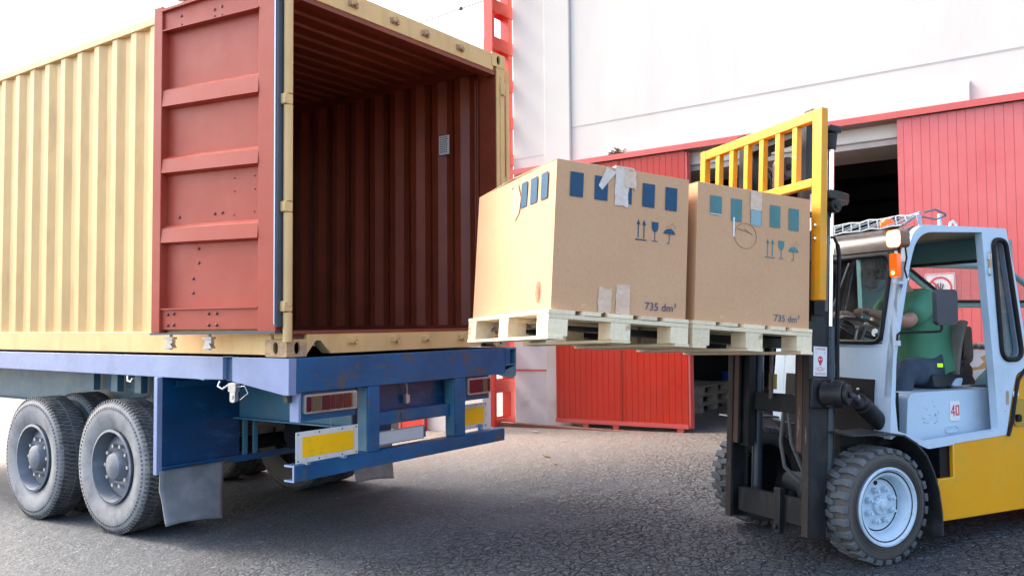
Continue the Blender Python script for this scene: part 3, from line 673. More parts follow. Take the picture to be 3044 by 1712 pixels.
# number plate
b = MB(); b.box(.826, 1.325, -.01, -.004, -.705, -.603); pl_ = b.build('number_plate', 'numplate', tr, bevel=.002)
b = MB(); b.prism([[(.824, -.708), (1.327, -.708), (1.327, -.600), (.824, -.600)], [(.832, -.700), (1.319, -.700), (1.319, -.608), (.832, -.608)]], 'y', -.013, -.0101); b.build('plate_border', plain('plate_edge_grey', (.2, .23, .26), .4), pl_)
b = MB(); b.box(1.326, 1.36, .0, .03, -.70, -.62); b.build('plate_bracket', 'blue', tr)
# marker boards
for x0, x1, z0, z1, yb in ((.03, .585, -.725, -.513, 0), (1.70, 2.255, -.72, -.500, .142)):
    b = MB(Matrix.Translation((0, yb, 0))); b.box(x0, x1, -.056, -.052, z0, z1); bd = b.build('marker_board', 'white_plate', tr, bevel=.002)
    b = MB(Matrix.Translation((0, yb, 0))); b.box(x0+.055, x1-.04, -.058, -.0565, z0+.037, z1-.037); b.build('yellow_panel', 'refl_yel', bd)
    b = MB(Matrix.Translation((0, yb, 0)))
    for xx in (x0+.02, x0+.2, x1-.15, x1-.02):
        for zz in (z0+.015, z1-.015): b.sphere((xx, -.0565, zz), .006, 5)
    b.build('rivets', 'sign_dark', bd)
    b = MB(); b.box(x0+.1, x0+.13, -.05+yb*.7, yb*.6, -.745, z0+.03); b.box(x1-.13, x1-.1, -.05+yb*.7, yb*.6, -.745, z0+.03); b.build('board_bracket', 'blue_skylit', bd)
# lamps
def lamp(x0, x1, z0, z1, cols):
    b = MB(); b.box(x0-.035, x1+.01, .0, .07, z0-.05, z1+.035); lb = b.build('lamp_box', 'blue', tr, bevel=.004)
    b = MB(); b.box(x0-.036, x0-.014, -.012, .085, z0-.055, z1+.04); b.build('lamp_bracket', 'blue_skylit', tr, bevel=.004)
    b = MB(); b.prism(rrect(x0, x1, z0, z1, .01), 'y', -.03, -.002); tl = b.build('tail_lamp', 'steel_lt', tr, bevel=.004, label='oblong tail lamp with framed lens segments')
    x = x0 + .012; W_ = (x1-x0-.024)
    for wf, c_ in cols:
        b = MB(); b.prism(rrect(x+.004, x+wf*W_-.004, z0+.014, z1-.014, .006), 'y', -.036, -.0305); b.build('lens', c_, tl, bevel=.002); x += wf*W_
lamp(.125, .60, -.400, -.268, ((.10, 'lamp_red'), (.20, 'lamp_amb'), (.18, 'lamp_red'), (.10, 'lamp_red'), (.16, 'lamp_red'), (.17, 'lamp_red'), (.09, 'lamp_gry')))
lamp(1.86, 2.17, -.405, -.262, ((.62, 'lamp_red'), (.25, 'lamp_amb'), (.13, 'lamp_red')))
# main beams
for x0 in (.62, 1.70):
    b = MB(); b.box(x0+.06, x0+.075, .12, 9, -.55, -.19); b.box(x0, x0+.14, .12, 9, -.562, -.55); b.box(x0, x0+.14, .12, 9, -.19, -.178)
    b.build('main_beam', 'teal_blue', tr)
b = MB()
for y in (.3, .9, 1.6, 2.4, 3.2, 4.0, 4.8): b.box(.05, CW-.06, y, y+.06, -.17, -.05)
b.build('cross_member', 'dark_metal', tr)
b = MB(); b.box(.05, CW-.05, .1, 9, -.045, -.02); b.build('deck', 'dark_metal', tr)
b = MB()
for y in (1.72, 2.0, 2.32, 2.7, 3.1): b.box(.30, .36, y, y+.10, -.36, -.05)
b.box(.40, .44, 1.5, 4, -.36, -.05); b.build('inner_frame', 'teal_blue', tr)
# mudguard panels
for sx, x0, x1 in ((0, .0, .68), (1, 1.78, 2.44)):
    b = MB(); b.box(x0, x1, 1.484, 1.492, -.875, -.185); b.build('mudguard_panel', 'blue_panel', tr)
b = MB(); b.box(.10, .60, 1.462, 1.4835, -.262, -.252); b.box(.10, .60, 1.462, 1.466, -.252, -.215); b.build('panel_stiffener', 'blue', tr)
b = MB(); b.box(.0, 2.44, 1.475, 1.483, -.925, -.872); b.box(.0, 2.44, 1.440, 1.475, -.878, -.870); b.build('mudguard_rail', 'blue', tr)
b = MB(); b.box(-.045, -.001, 1.483, 1.53, -.93, -.18); b.build('mudguard_edge', 'blue_skylit', tr, bevel=.003)
for x0 in (.70, .80):
    b = MB(); b.box(x0, x0+.035, 1.45, 1.475, -.869, -.55); b.build('mudguard_strut', 'teal_blue', tr)
for x0, x1, zb in ((-.03, .53, -1.31), (1.88, 2.44, -1.30)):
    b = MB(); b.grid(lambda u, v: (x0 + (x1-x0)*(u*(1-.16*v) + .01*v), 1.470 - .05*v - .05*v*v + .012*math.sin(u*5+1)*v + (.02*math.exp(-((v-.35)/.12)**2)*(1-u)), -.90 + (zb+.90 - .03*(u))*v + .02*math.sin(u*3)*v), 14, 14)
    b.build('mudflap', 'mudflap', tr, thick=.012)
# strap winch under the side beam
b = MB(); b.tube([(-.02, .72, -.19), (-.05, .70, -.22), (-.04, .66, -.24), (-.02, .62, -.21)], .008, 6); b.prism(rrect(.51, .57, -.33, -.19, .02), 'x', -.045, -.015); b.cyl((-.05, .54, -.29), (-.01, .54, -.29), .016, n=10); b.tube([(-.03, .50, -.22), (-.03, .42, -.21), (-.03, .38, -.26), (-.03, .47, -.31)], .004, 5)
b.box(-.048, -.012, .50, .585, -.255, -.195); b.build('strap_winch', 'steel_lt', tr, bevel=.003)
b = MB(); b.tube([(-.02, 1.95, -.18), (-.03, 1.93, -.22), (-.03, 1.88, -.225), (-.03, 1.86, -.20)], .008, 6); b.build('rope_hook', 'steel_lt', tr)
b = MB(); b.tube([(.64, .1, -.55), (.45, .06, -.60), (.42, .03, -.54), (.36, .01, -.40)], .003, 5); b.build('lamp_cable', 'steel_lt', tr)

def truck_tyre(c, out, inner_side, parent):
    """dual-type tyre: c centre, out = -1 when the outer face looks to -X"""
    R_, w_ = .55, .27; h = w_/2
    prof = [(.30, -h*.72), (.34, -h*.86), (.43, -h), (.50, -h*.96), (.525, -h*.84), (R_-.014, -h*.74), (R_-.006, 0), (R_-.014, h*.74), (.525, h*.84), (.50, h*.96), (.43, h), (.34, h*.86), (.30, h*.72)]
    b = MB(); b.lathe(prof, c, (1, 0, 0), 72)
    t_ = b.build('tyre', 'tyre_wall' if not inner_side else 'tyre_in', parent)
    b = MB(); n = 88
    for i in range(n):
        a0 = 2*PI*i/n
        # zig-zag transverse blocks in four ribs + shoulder lugs
        for k, (x0, x1) in enumerate(((-h*.80, -h*.50), (-h*.45, -h*.06), (h*.02, h*.42), (h*.48, h*.80))):
            da = (k % 2)*.5*2*PI/n; vs = []
            for ang, xx in ((.0, x0), (.62, x0), (.80, x1), (.18, x1)):
                aa = a0 + da + ang*2*PI/n
                for r in (R_-.03, R_): vs.append((c[0]+xx, c[1]+r*math.cos(aa), c[2]+r*math.sin(aa)))
            b.add(vs, [(1,3,5,7), (0,1,3,2), (2,3,5,4), (4,5,7,6), (6,7,1,0)])
        for s_ in (-1, 1):
            vs = []
            for ang in (.1, .62):
                aa = a0 + ang*2*PI/n
                for r, xx in ((R_-.004, h*.80), (R_-.075, h*1.015), (R_-.075, h*.90), (R_-.03, h*.78)): vs.append((c[0]+s_*xx, c[1]+r*math.cos(aa), c[2]+r*math.sin(aa)))
            b.add(vs, [(0,1,5,4), (1,2,6,5), (0,3,7,4), (0,1,2,3), (4,5,6,7)])
    b.build('tread', 'tyre', t_, smooth=False)
    return t_
def truck_wheel(x, y, z, out, name_in=False):
    b = MB(); s_ = out
    b.lathe([(.295, s_*.10), (.305, s_*.125), (.285, s_*.13), (.275, s_*.09), (.262, s_*.02), (.255, -s_*.05)], (x, y, z), (1, 0, 0), 48)
    b.lathe([(.256, s_*.03), (.20, s_*.055), (.13, s_*.05), (.125, s_*.07), (.105, s_*.11), (.07, s_*.125), (.0001, s_*.13)], (x, y, z), (1, 0, 0), 48)
    b.lathe([(.256, s_*.03), (.13, s_*.03), (.0001, s_*.03)], (x, y, z), (1, 0, 0), 32)
    r = b.build('wheel_rim', 'rim_grey', tr)
    for i in range(10):
        a = 2*PI*i/10; p = (x, y+.168*math.cos(a), z+.168*math.sin(a)); b = MB(); b.cyl((x+s_*.045, p[1], p[2]), (x+s_*.085, p[1], p[2]), .016, n=6); b.build('wheel_nut', 'steel_lt', r)
for y in (2.22, 3.56):
    for xo, out in ((.12, -1), (.46, -1), (1.90, 1), (2.25, 1)):
        zc = gz(xo, y) + .548
        truck_tyre((xo, y, zc), out, xo in (1.90,), tr)
        truck_wheel(xo, y, zc, out)
    b = MB(); b.cyl((.1, y, gz(1.2, y)+.548), (2.3, y, gz(1.2, y)+.548), .07, n=16); b.build('axle', 'dark_metal', tr)
    b = MB()
    pass
    for x in (.72, 1.72):
        b = MB(); b.box(x-.04, x+.04, y-.45, y+.45, -.80, -.72); b.box(x-.06, x+.06, y-.07, y+.07, -.95, -.58); b.build('leaf_spring', 'dark_metal', tr)
b = MB(); b.cyl((1.0, 1.2, -.72), (1.45, 1.2, -.72), .12, n=18); b.build('air_tank', 'dark_metal', tr)

# ------------------------------------------------------------------ forklift frames
# Fk: x = backwards along the truck, y = across (away from the camera), z = up, on the ground
th = math.radians(-31.04)
U = Vector((math.cos(th), math.sin(th), 0)); V = Vector((-math.sin(th), math.cos(th), 0)); Zv = Vector((0, 0, 1))
Fk = frame((-.261, -2.356, -1.27), U, V, Zv)
# T: mast frame, tipped back about four degrees, origin at the lower near corner of the front box
e1 = Vector((.855, -.514, -.073)).normalized(); e2 = Vector((.513, .858, -.033)); e2 = (e2 - e1*e2.dot(e1)).normalized(); e3 = e1.cross(e2)
B0 = Vector((-.261, -2.356, .280)); T = frame(B0, e1, e2, e3)
def face_near(x, y, z, TT): return TT @ frame((x, y, z), (1, 0, 0), (0, 0, 1), (0, -1, 0))    # lettering plane on a near side
def face_left(x, y, z, TT): return TT @ frame((x, y, z), (0, -1, 0), (0, 0, 1), (-1, 0, 0))

# ------------------------------------------------------------------ pallets
def eur_pallet(x, lab):
    T_ = T @ Matrix.Translation((x, -.028, -.144))
    p = thing('pallet', lab, 'pallet', T_, 'pale pine pallets on the forks')
    W_ = .83; L_ = 1.205
    xs_ = [(0, .150), (.195, .295), (.34, .485), (.53, .63), (.68, .83)]
    for k, (a, c_) in enumerate(xs_):
        b = MB(T_); b.box(a, c_, -.004*(k % 2), L_, .122+random.uniform(0, .002), .1435); b.build('deck_board', 'wood', p, bevel=.0015)
    for y in (0, L_/2-.07, L_-.145):
        b = MB(T_); b.box(.002, W_-.002, y, y+.142, .100, .1215); b.build('stringer_board', 'wood', p, bevel=.0015)
    for a, c_ in ((0, .112), (W_/2-.060, W_/2+.058), (W_-.112, W_)):
        for y in (0, L_/2-.07, L_-.145):
            b = MB(T_); b.box(a+.001, c_-.001, y+.002, y+.14, .0125, .0998); b.build('block', 'wood', p, bevel=.002)
    for a, c_ in ((.0, .085), (W_/2-.050, W_/2+.055), (W_-.085, W_)):
        b = MB(T_); b.box(a, c_, -.006, L_+.004, -.004, .012); b.build('bottom_board', 'wood', p, bevel=.0015)
    return p
p1 = eur_pallet(-.025, 'pale pine pallet under the front box, at the tips of the forks')
b = MB(face_left(-.0255, 1.17, -.095, T) )
b.prism([rrect(.0, .05, .0, .035, .004), rrect(.003, .047, .003, .032, .004)], 'z', 0, .0006); b.build('pallet_stamp', 'ink_brown', p1)
eur_pallet(.832, 'pale pine pallet under the rear box, against the mast')

# ------------------------------------------------------------------ cardboard boxes
def rough_strip(x0, x1, z0, z1, seed, n=7, j=.006):
    rnd = random.Random(seed); pts = []
    for i in range(n): pts.append((x0 + (x1-x0)*i/(n-1), z0 + rnd.uniform(-j, j)))
    for i in range(n): pts.append((x1 + rnd.uniform(-j, j)*.6, z0 + (z1-z0)*(i+.5)/n))
    for i in range(n): pts.append((x1 - (x1-x0)*i/(n-1), z1 + rnd.uniform(-j, j)))
    for i in range(n): pts.append((x0 + rnd.uniform(-j, j)*.6, z1 - (z1-z0)*(i+.5)/n))
    return pts
def handling_symbols(Tn, ax, gx, ux, z, s=1.0):
    b = MB(Tn)
    b.box(ax-.0, ax+.07, z-.108, z-.101, 0, .0006)
    for x in (ax+.018, ax+.053):
        b.box(x-.003, x+.003, z-.095, z-.02, 0, .0006); b.prism([(x-.012, z-.024), (x+.012, z-.024), (x, z+.004)], 'z', 0, .0006)
    cup = [(gx-.021, z), (gx+.021, z), (gx+.021, z-.022)] + [(gx+.021*math.cos(a), z-.026-.028*math.sin(a)) for a in [PI*i/10 for i in range(11)]] + [(gx-.021, z-.022)]
    b.prism(cup, 'z', 0, .0006); b.box(gx-.002, gx+.002, z-.10, z-.05, 0, .0006); b.box(gx-.018, gx+.018, z-.105, z-.101, 0, .0006)
    cx_ = ux + .0
    um = [(cx_+.037*math.cos(a), z-.058+.032*math.sin(a)) for a in [PI*i/14 for i in range(15)]]
    sc_ = [(cx_-.037 + .0148*(i+1) - .0074, z-.058+.005) if i % 1 == 0 else None for i in range(5)]
    low = []
    for i in range(5): low += [(cx_-.037+.0148*i+.0074, z-.052), (cx_-.037+.0148*(i+1), z-.058)]
    b.prism(um + low[:-1], 'z', 0, .0006)
    b.box(cx_-.0018, cx_+.0018, z-.102, z-.05, 0, .0006); b.tube([(cx_, z-.100, .0003), (cx_-.003, z-.107, .0003), (cx_-.009, z-.108, .0003), (cx_-.012, z-.103, .0003)], .0016, 4)
    for dx, dz in ((-.018, -.018), (-.004, -.014), (.008, -.022), (.010, -.004), (.022, -.008), (.036, -.014), (.030, -.024), (.018, .004)):
        b.box(cx_+dx, cx_+dx+.006, z+dz, z+dz+.003, 0, .0006)
    return b
def carton(x0, wdt, sq, pr, ink, lab, zt, dpt=1.165):
    T_ = T @ Matrix.Translation((x0, 0, .0008)); H_ = .766
    c = thing('cardboard_box', lab, 'box', T_, 'large cardboard boxes on the forks')
    b = MB(T_)
    bulge = lambda u, v, a: a*math.sin(PI*min(max(u, 0), 1))*math.sin(PI*min(max(v, 0), 1))
    n = 10
    b.grid(lambda u, v: (wdt*u, -bulge(u, v, .004), H_*v), n, n)
    b.grid(lambda u, v: (wdt*u, dpt+bulge(u, v, .004), H_*v), n, n)
    b.grid(lambda u, v: (-bulge(u, v, .006), dpt*u, H_*v), n, n)
    b.grid(lambda u, v: (wdt+bulge(u, v, .004), dpt*u, H_*v), n, n)
    b.grid(lambda u, v: (wdt*u, dpt*v, 0), n, n); b.grid(lambda u, v: (wdt*u, dpt*v, H_-.004), n, n)
    b.build('carton', 'card', c, ang=50)
    # top flaps meeting in the middle, slightly sprung
    b = MB(T_); b.add([(0, 0, H_), (wdt, 0, H_), (wdt, dpt/2-.002, H_+.012), (0, dpt/2-.002, H_+.012)], [(0, 1, 2, 3)]); b.build('top_flap', 'card', c, thick=.005)
    b = MB(T_); b.add([(0, dpt, H_), (wdt, dpt, H_), (wdt, dpt/2+.002, H_+.012), (0, dpt/2+.002, H_+.012)], [(0, 1, 2, 3)]); b.build('top_flap', 'card', c, thick=.005)
    Tn = face_near(0, -.0048, 0, T_)
    b = MB(Tn)
    for (a0, a1, z0, z1) in sq: b.prism(rrect(a0, a1, z0, z1, .001, 1), 'z', 0, .0006)
    b.build('printed_squares', pr, c)
    return c, T_, Tn
c1, T1, N1 = carton(0, .80, [(.077, .152, .585, .712), (.218, .295, .585, .711), (.362, .440, .584, .711), (.505, .581, .583, .710), (.649, .723, .582, .708)], 'print_blue', 'ink', 'large cardboard box with dark blue printed squares, at the front of the forks', 0)
handling_symbols(N1, .468, .589, .680, .508).build('handling_symbols', 'print_blue', c1)
text_mb('735 dm', face_near(.540, -.0048, .036, T1), .0585).build('lettering', 'ink', c1); text_mb('3', face_near(.721, -.0048, .058, T1), .034).build('lettering', 'ink', c1)
L1 = face_left(-.0062, 0, 0, T1)       # x here runs towards the camera side: x = -e2
b = MB(L1)
for y0, y1 in ((.089, .175), (.224, .315), (.361, .446), (.500, .585)): b.prism([(-y1, .580), (-y0, .582), (-y0, .722), (-y1, .720)], 'z', 0, .0012)
b.build('printed_squares', 'print_blue', c1)
b = MB(L1)      # round maker's stamp
b.prism([[(-.155+.030*math.cos(2*PI*i/30), .097+.055*math.sin(2*PI*i/30)) for i in range(30)], [(-.155+.026*math.cos(2*PI*i/30), .097+.050*math.sin(2*PI*i/30)) for i in range(30)]], 'z', -.001, .0005)
for k in range(7): b.box(-.175+.006*abs(k-3)*.5, -.135-.006*abs(k-3)*.5, .060+k*.011, .066+k*.011, -.001, .0005)
b.build('round_stamp', 'ink_brown', c1)
b = MB(face_left(-.008, 0, 0, T1)); b.prism([(-.50, .735), (-.445, .64), (-.46, .56), (-.52, .52), (-.60, .60), (-.585, .70)], 'z', 0, .001); b.build('torn_patch', paint('torn_cardboard', (.60, .39, .23), .8, bmp=.4), c1)
b = MB(face_near(0, -.0052, 0, T1))
b.prism([(.262, .640), (.240, .660), (.285, .762), (.345, .745), (.300, .69)], 'z', 0, .0012)
b.prism(rough_strip(.338, .418, .570, .765, 3), 'z', 0, .0016); b.build('tape', 'tape_clear', c1)
b = MB(face_near(0, -.0058, 0, T1)); b.prism(rough_strip(.395, .462, .665, .766, 5, j=.009), 'z', .0006, .0026); b.build('tape', 'tape', c1)
b = MB(face_near(0, -.0052, 0, T1)); b.prism(rough_strip(.262, .340, .003, .130, 9, j=.008), 'z', 0, .0014); b.prism(rough_strip(.366, .448, .002, .156, 12, j=.004), 'z', 0, .0016); b.build('tape', 'tape', c1)
b = MB(T1); b.prism(rough_strip(.34, .46, 0, .5, 4), 'z', .768, .7815); b.build('top_tape', 'tape', c1)
c2, T2, N2 = carton(.859, .80, [(.083, .160, .601, .702), (.225, .299, .574, .702), (.360, .438, .571, .701), (.499, .574, .571, .699), (.637, .711, .569, .697)], 'print_teal', 'ink_teal', 'large cardboard box with grey teal printed squares, against the yellow load guard', 0)
handling_symbols(N2, .467, .584, .675, .498).build('handling_symbols', 'print_teal', c2)
text_mb('735 dm', face_near(.540, -.0048, .032, T2), .0555).build('lettering', 'ink_teal', c2); text_mb('3', face_near(.711, -.0048, .054, T2), .032).build('lettering', 'ink_teal', c2)
b = MB(face_left(-.0062, 0, 0, T2)); b.prism([(-.175, .58), (-.10, .58), (-.10, .70), (-.175, .70)], 'z', 0, .0012); b.build('printed_squares', 'print_blue', c2)
b = MB(face_near(0, -.0052, 0, T2)); b.prism(rough_strip(.358, .440, .655, .764, 21, j=.002), 'z', 0, .0014); b.build('tape', 'tape', c2)
b = MB(face_near(0, -.0056, 0, T2)); b.prism(rough_strip(.362, .436, .565, .655, 23, j=.003), 'z', 0, .0006); b.build('tape', plain('tape_film_teal', (.17, .30, .33), .15), c2)
b = MB(face_near(0, -.0052, 0, T2)); b.box(.240, .250, .487, .596, 0, .0014); b.box(.085, .160, .5975, .601, 0, .0014); b.build('torn_paper_edge', 'paper', c2)
b = MB(face_near(0, -.0050, 0, T2)); b.tube([(.327+.077*math.cos(2*PI*i/40), .499+.072*math.sin(2*PI*i/40), 0) for i in range(40)], .0013, 4, closed=True)
b.tube([(.27, .535, 0), (.31, .53, 0), (.335, .525, 0), (.375, .512, 0)], .0016, 4); b.tube([(.318, .541, 0), (.345, .525, 0), (.372, .511, 0)], .0013, 4); b.build('pen_mark', 'ink_brown', c2)

# ------------------------------------------------------------------ forklift
fl = thing('forklift', 'yellow and pale blue forklift with raised mast carrying two boxes', 'forklift', Fk @ Matrix.Translation((2.6, .6, -.01)))
FB = lambda: MB(Fk); TB = lambda: MB(T)
MY0, MY1 = .19, 1.01          # outer faces of the mast
# outer mast rails
for s_, y in ((1, MY0), (-1, MY1)):
    b = TB(); b.box(1.845, 1.985, y, y+s_*.018, -1.235, .90); b.box(1.845, 1.862, y+s_*.0185, y+s_*.060, -1.235, .90); b.box(1.968, 1.985, y+s_*.0185, y+s_*.060, -1.235, .90); r = b.build('mast_rail', 'dark_metal', fl, bevel=.002)
    b = TB(); b.box(1.840, 1.8448, y+s_*.003, y+s_*.058, -1.232, -.05); b.build('rail_wear_edge', 'worn_rail', r)
# inner mast rails (raised)
for s_, y in ((1, MY0+.065), (-1, MY1-.065)):
    b = TB(); b.box(1.850, 1.975, y, y+s_*.016, -.735, 1.385); b.box(1.850, 1.868, y+s_*.0165, y+s_*.055, -.735, 1.385); b.box(1.957, 1.975, y+s_*.0165, y+s_*.055, -.735, 1.385); r = b.build('inner_mast_rail', 'dark_metal', fl, bevel=.002)
    b = TB(); b.box(1.8445, 1.8498, y+s_*.003, y+s_*.052, -.733, -.04); b.build('rail_wear_edge', 'rusty_rail', r)
    b = TB(); b.box(1.885, 1.94, y+s_*.03, y+s_*.115, -.75, 1.37); b.build('rail_web', 'dark_metal', r)
# cross members
b = TB(); b.box(1.93, 1.965, MY0+.06, MY1-.06, -.505, -.385); b.build('mast_cross_member', 'dark_metal', fl, bevel=.004)
b = TB(); b.box(1.90, 1.96, MY0+.06, MY1-.06, -1.19, -1.03); b.box(1.86, 1.90, .47, .53, -1.26, -.98); b.cyl((1.86, .50, -1.22), (1.84, .50, -1.22), .016, n=8); b.build('mast_bottom_member', 'dark_metal', fl, bevel=.004)
b = TB(); b.box(1.86, 1.975, MY0+.08, MY1-.08, 1.27, 1.385); b.box(1.83, 1.86, .30, .80, 1.33, 1.37); b.build('mast_top_member', 'dark_metal', fl, bevel=.004)
b = TB(); b.box(1.86, 1.93, MY0+.02, MY0+.10, 1.385, 1.42); b.box(1.86, 1.93, MY1-.10, MY1-.02, 1.385, 1.42); b.build('mast_rail_cap', 'dark_metal', fl)
arc = [(1.95, .15), (2.06, .155), (2.14, .18), (2.19, .24), (2.205, .32), (2.205, .88), (2.19, .96), (2.14, 1.02), (2.06, 1.045), (1.95, 1.05), (1.95, .98), (2.04, .97), (2.09, .90), (2.09, .30), (2.04, .23), (1.95, .22)]
b = TB(); b.prism(arc, 'z', .845, .90); b.build('mast_tie_plate', 'dark_metal', fl, bevel=.006)
b = TB(); b.cyl((2.0, .14, .80), (2.0, .22, .80), .042, n=18); b.cyl((2.0, .13, .80), (2.0, .16, .80), .018, n=10); b.build('side_roller', 'black', fl, bevel=.004)
# lift cylinders
for y in (.255, .945):
    b = TB(); b.cyl((2.055, y, -1.10), (2.055, y, .05), .036, n=18); b.build('lift_cylinder', plain('cylinder_blue_black', (.05, .065, .085), .3, .3), fl)
    b = TB(); b.cyl((2.055, y, .05), (2.055, y, 1.20), .022, n=16); b.build('piston_rod', 'chrome', fl)
    b = TB(); b.cyl((2.055, y, 1.19), (2.055, y, 1.30), .033, .040, n=14); b.box(2.005, 2.105, y-.045, y+.045, 1.30, 1.345); b.build('cylinder_cap', 'dark_metal', fl, bevel=.008)

# chain sheave, chains, hoses
b = TB(); b.cyl((1.90, .52, 1.10), (1.90, .555, 1.10), .075, n=28); b.cyl((1.90, .47, 1.10), (1.90, .505, 1.10), .07, n=24); r = b.build('chain_sheave', plain('sheave_grey', (.11, .11, .12), .4, .4), fl, bevel=.004)
b = TB(); b.cyl((1.90, .505, 1.10), (1.90, .52, 1.10), .058, n=20); b.cyl((1.90, .455, 1.10), (1.90, .47, 1.10), .022, n=12); b.build('sheave_hub', 'worn_rail', r)
for x, y, z0, z1 in ((1.83, .535, .10, 1.10), (1.83, .63, .10, 1.05), (1.90, .62, -.42, -.02)):
    b = TB()
    k = 0; z = z0
    while z < z1:
        b.box(x-.006, x+.006, y-.014+(.004 if k % 2 else 0), y+.014-(.004 if k % 2 else 0), z, z+.021); z += .019; k += 1
    b.build('lift_chain', plain('chain_steel', (.16, .15, .14), .4, .7), fl)
for y, r_ in ((.60, .10), (.625, .115), (.65, .13), (.68, .10)):
    b = TB(); pts = [(1.93, y, .2), (1.93, y, .9)] + [(1.93-.0*a, y+(.10-.10*math.cos(a))*.6, 1.02+r_*math.sin(a)) for a in [PI*i/8 for i in range(9)]] + [(1.93, y+.12, .9), (1.93, y+.12, .3)]
    b.tube(pts, .011, 6); b.build('hydraulic_hose', 'black', fl)
b = TB(); b.tube([(1.98, .58, -.46), (1.97, .60, -.7), (1.99, .58, -.86), (2.05, .50, -.95)], .013, 7); b.tube([(1.98, .55, -.46), (1.99, .52, -.7), (2.04, .46, -.88)], .012, 7); b.build('hydraulic_hose', plain('hose_grey', (.10, .10, .105), .5), fl)
b = TB(); b.box(1.905, 1.925, .59, .605, -.36, -.26); b.box(1.905, 1.925, .635, .65, -.36, -.26); b.cyl((1.915, .62, -.33), (1.915, .62, -.27), .012, n=10); b.build('chain_anchor', paint('brass_yellow', (.35, .26, .06), .4, .6), fl)
# hose line along the mast's rear edge
b = TB(); b.tube([(2.02, .155, .56), (2.03, .15, .50), (2.02, .15, .1), (2.03, .155, -.35)], .014, 7); b.tube([(2.02, .155, .56), (2.0, .16, .60), (1.98, .17, .6)], .010, 6); b.build('hose_line', 'black', fl)
# carriage and forks
b = TB(); b.box(1.755, 1.80, .12, 1.08, .42, .54); b.box(1.755, 1.80, .12, 1.08, -.06, .06); b.box(1.80, 1.90, .33, .40, -.10, .64); b.box(1.80, 1.90, .80, .87, -.10, .64); b.build('carriage', 'dark_metal', fl, bevel=.005)
b = TB(); b.box(1.885, 1.935, .135, .165, .13, .60); b.build('carriage_side_plate', paint('brown_worn_steel', (.11, .085, .072), .5, .2, dirt=(.05, .045, .04)), fl, bevel=.003)
b = TB(); b.box(1.805, 1.884, .13, .160, .42, .62); b.build('carriage_bracket', 'black', fl)
b = TB(); b.box(1.80, 1.884, .11, .150, .10, .19); b.build('carriage_bracket', 'black', fl)
b = TB(); b.box(1.80, 1.87, .1505, .158, .62, .70); b.box(1.80, 1.87, .1505, .158, .74, .85); bb = b.build('white_sticker', 'paper', fl)
text_mb('I', face_near(1.815, .150, .65, T), .05).build('lettering', 'sign_dark', bb); text_mb('K', face_near(1.832, .150, .65, T), .05).build('lettering', 'sign_dark', bb)
b = TB(); b.box(1.81, 1.885, .150, .16, .20, .42); b.build('pale_plate', paint('pale_beige_plate', (.42, .39, .34), .5), fl)
for y in (.22, .84):
    b = TB(); b.prism([(.05, -.062), (1.70, -.050), (1.70, .5), (1.745, .5), (1.745, -.105), (1.55, -.105), (.05, -.080)], 'y', y, y+.13); b.build('fork', 'dark_metal', fl, bevel=.004)
# yellow load guard
b = TB(); b.box(1.705, 1.755, -.040, .040, .175, 1.335); b.build('guard_upright', 'rest_yel', fl, bevel=.004)
b = TB(); b.box(1.705, 1.755, 1.155, 1.215, .175, 1.335); b.build('guard_upright', 'rest_yel', fl, bevel=.004)
b = TB(); b.box(1.706, 1.754, .041, 1.154, 1.268, 1.333); b.build('guard_top_bar', 'rest_yel', fl, bevel=.004)
b = TB(); b.box(1.706, 1.754, .041, 1.154, .862, .915); b.build('guard_lower_bar', 'rest_yel', fl, bevel=.004)
for k in range(6):
    y = .205 + k*.161
    b = TB(); b.box(1.710, 1.750, y-.022, y+.022, .9155, 1.2675); b.build('guard_bar', 'rest_yel', fl, bevel=.003)
b = TB(); b.prism([(.04, 1.268), (.04, 1.20), (.05, 1.268)], 'x', 1.71, 1.75); b.sphere((1.70, .0, .62), .012, 6); b.sphere((1.70, .0, .54), .012, 6); b.build('guard_bolts', 'chrome', fl)
# danger sticker on the mast rail
b = TB(); b.box(1.868, 1.975, .1870, .1895, -.265, -.085); stk = b.build('danger_sticker', 'paper', fl)
Td2 = face_near(1.868, .1868, -.265, T)
for tx, zz, sz_ in (('DANGER', .160, .020), ('ÖLÜM', .030, .020), ('TEHLİKESİ', .008, .0185)):
    text_mb(tx, Td2 @ Matrix.Translation((.0535, zz, 0)), sz_, align='CENTER').build('lettering', 'sign_red', stk)
b = MB(Td2)
b.prism([[(.0535+.020*math.cos(2*PI*i/20), .100+.022*math.sin(2*PI*i/20)) for i in range(20)], ring(.0055, 10, .0455, .102), ring(.0055, 10, .0615, .102)], 'z', 0, .0006)
b.prism([(.043, .084), (.064, .084), (.061, .066), (.046, .066)], 'z', 0, .0006)
for sx in (-1, 1):
    b.prism([(.0535+sx*.012, .060), (.0535+sx*.016, .062), (.0535-sx*.024, .048), (.0535-sx*.022, .045)], 'z', 0, .0006)
    for zz, dz in ((.128, 1), (.062, -1)):
        b.prism([(.0535+sx*.022, zz), (.0535+sx*.034, zz+dz*.012), (.0535+sx*.031, zz+dz*.013), (.0535+sx*.045, zz+dz*.028), (.0535+sx*.036, zz+dz*.018), (.0535+sx*.038, zz+dz*.015)], 'z', 0, .0006)
b.build('skull_symbol', 'sign_red', stk)
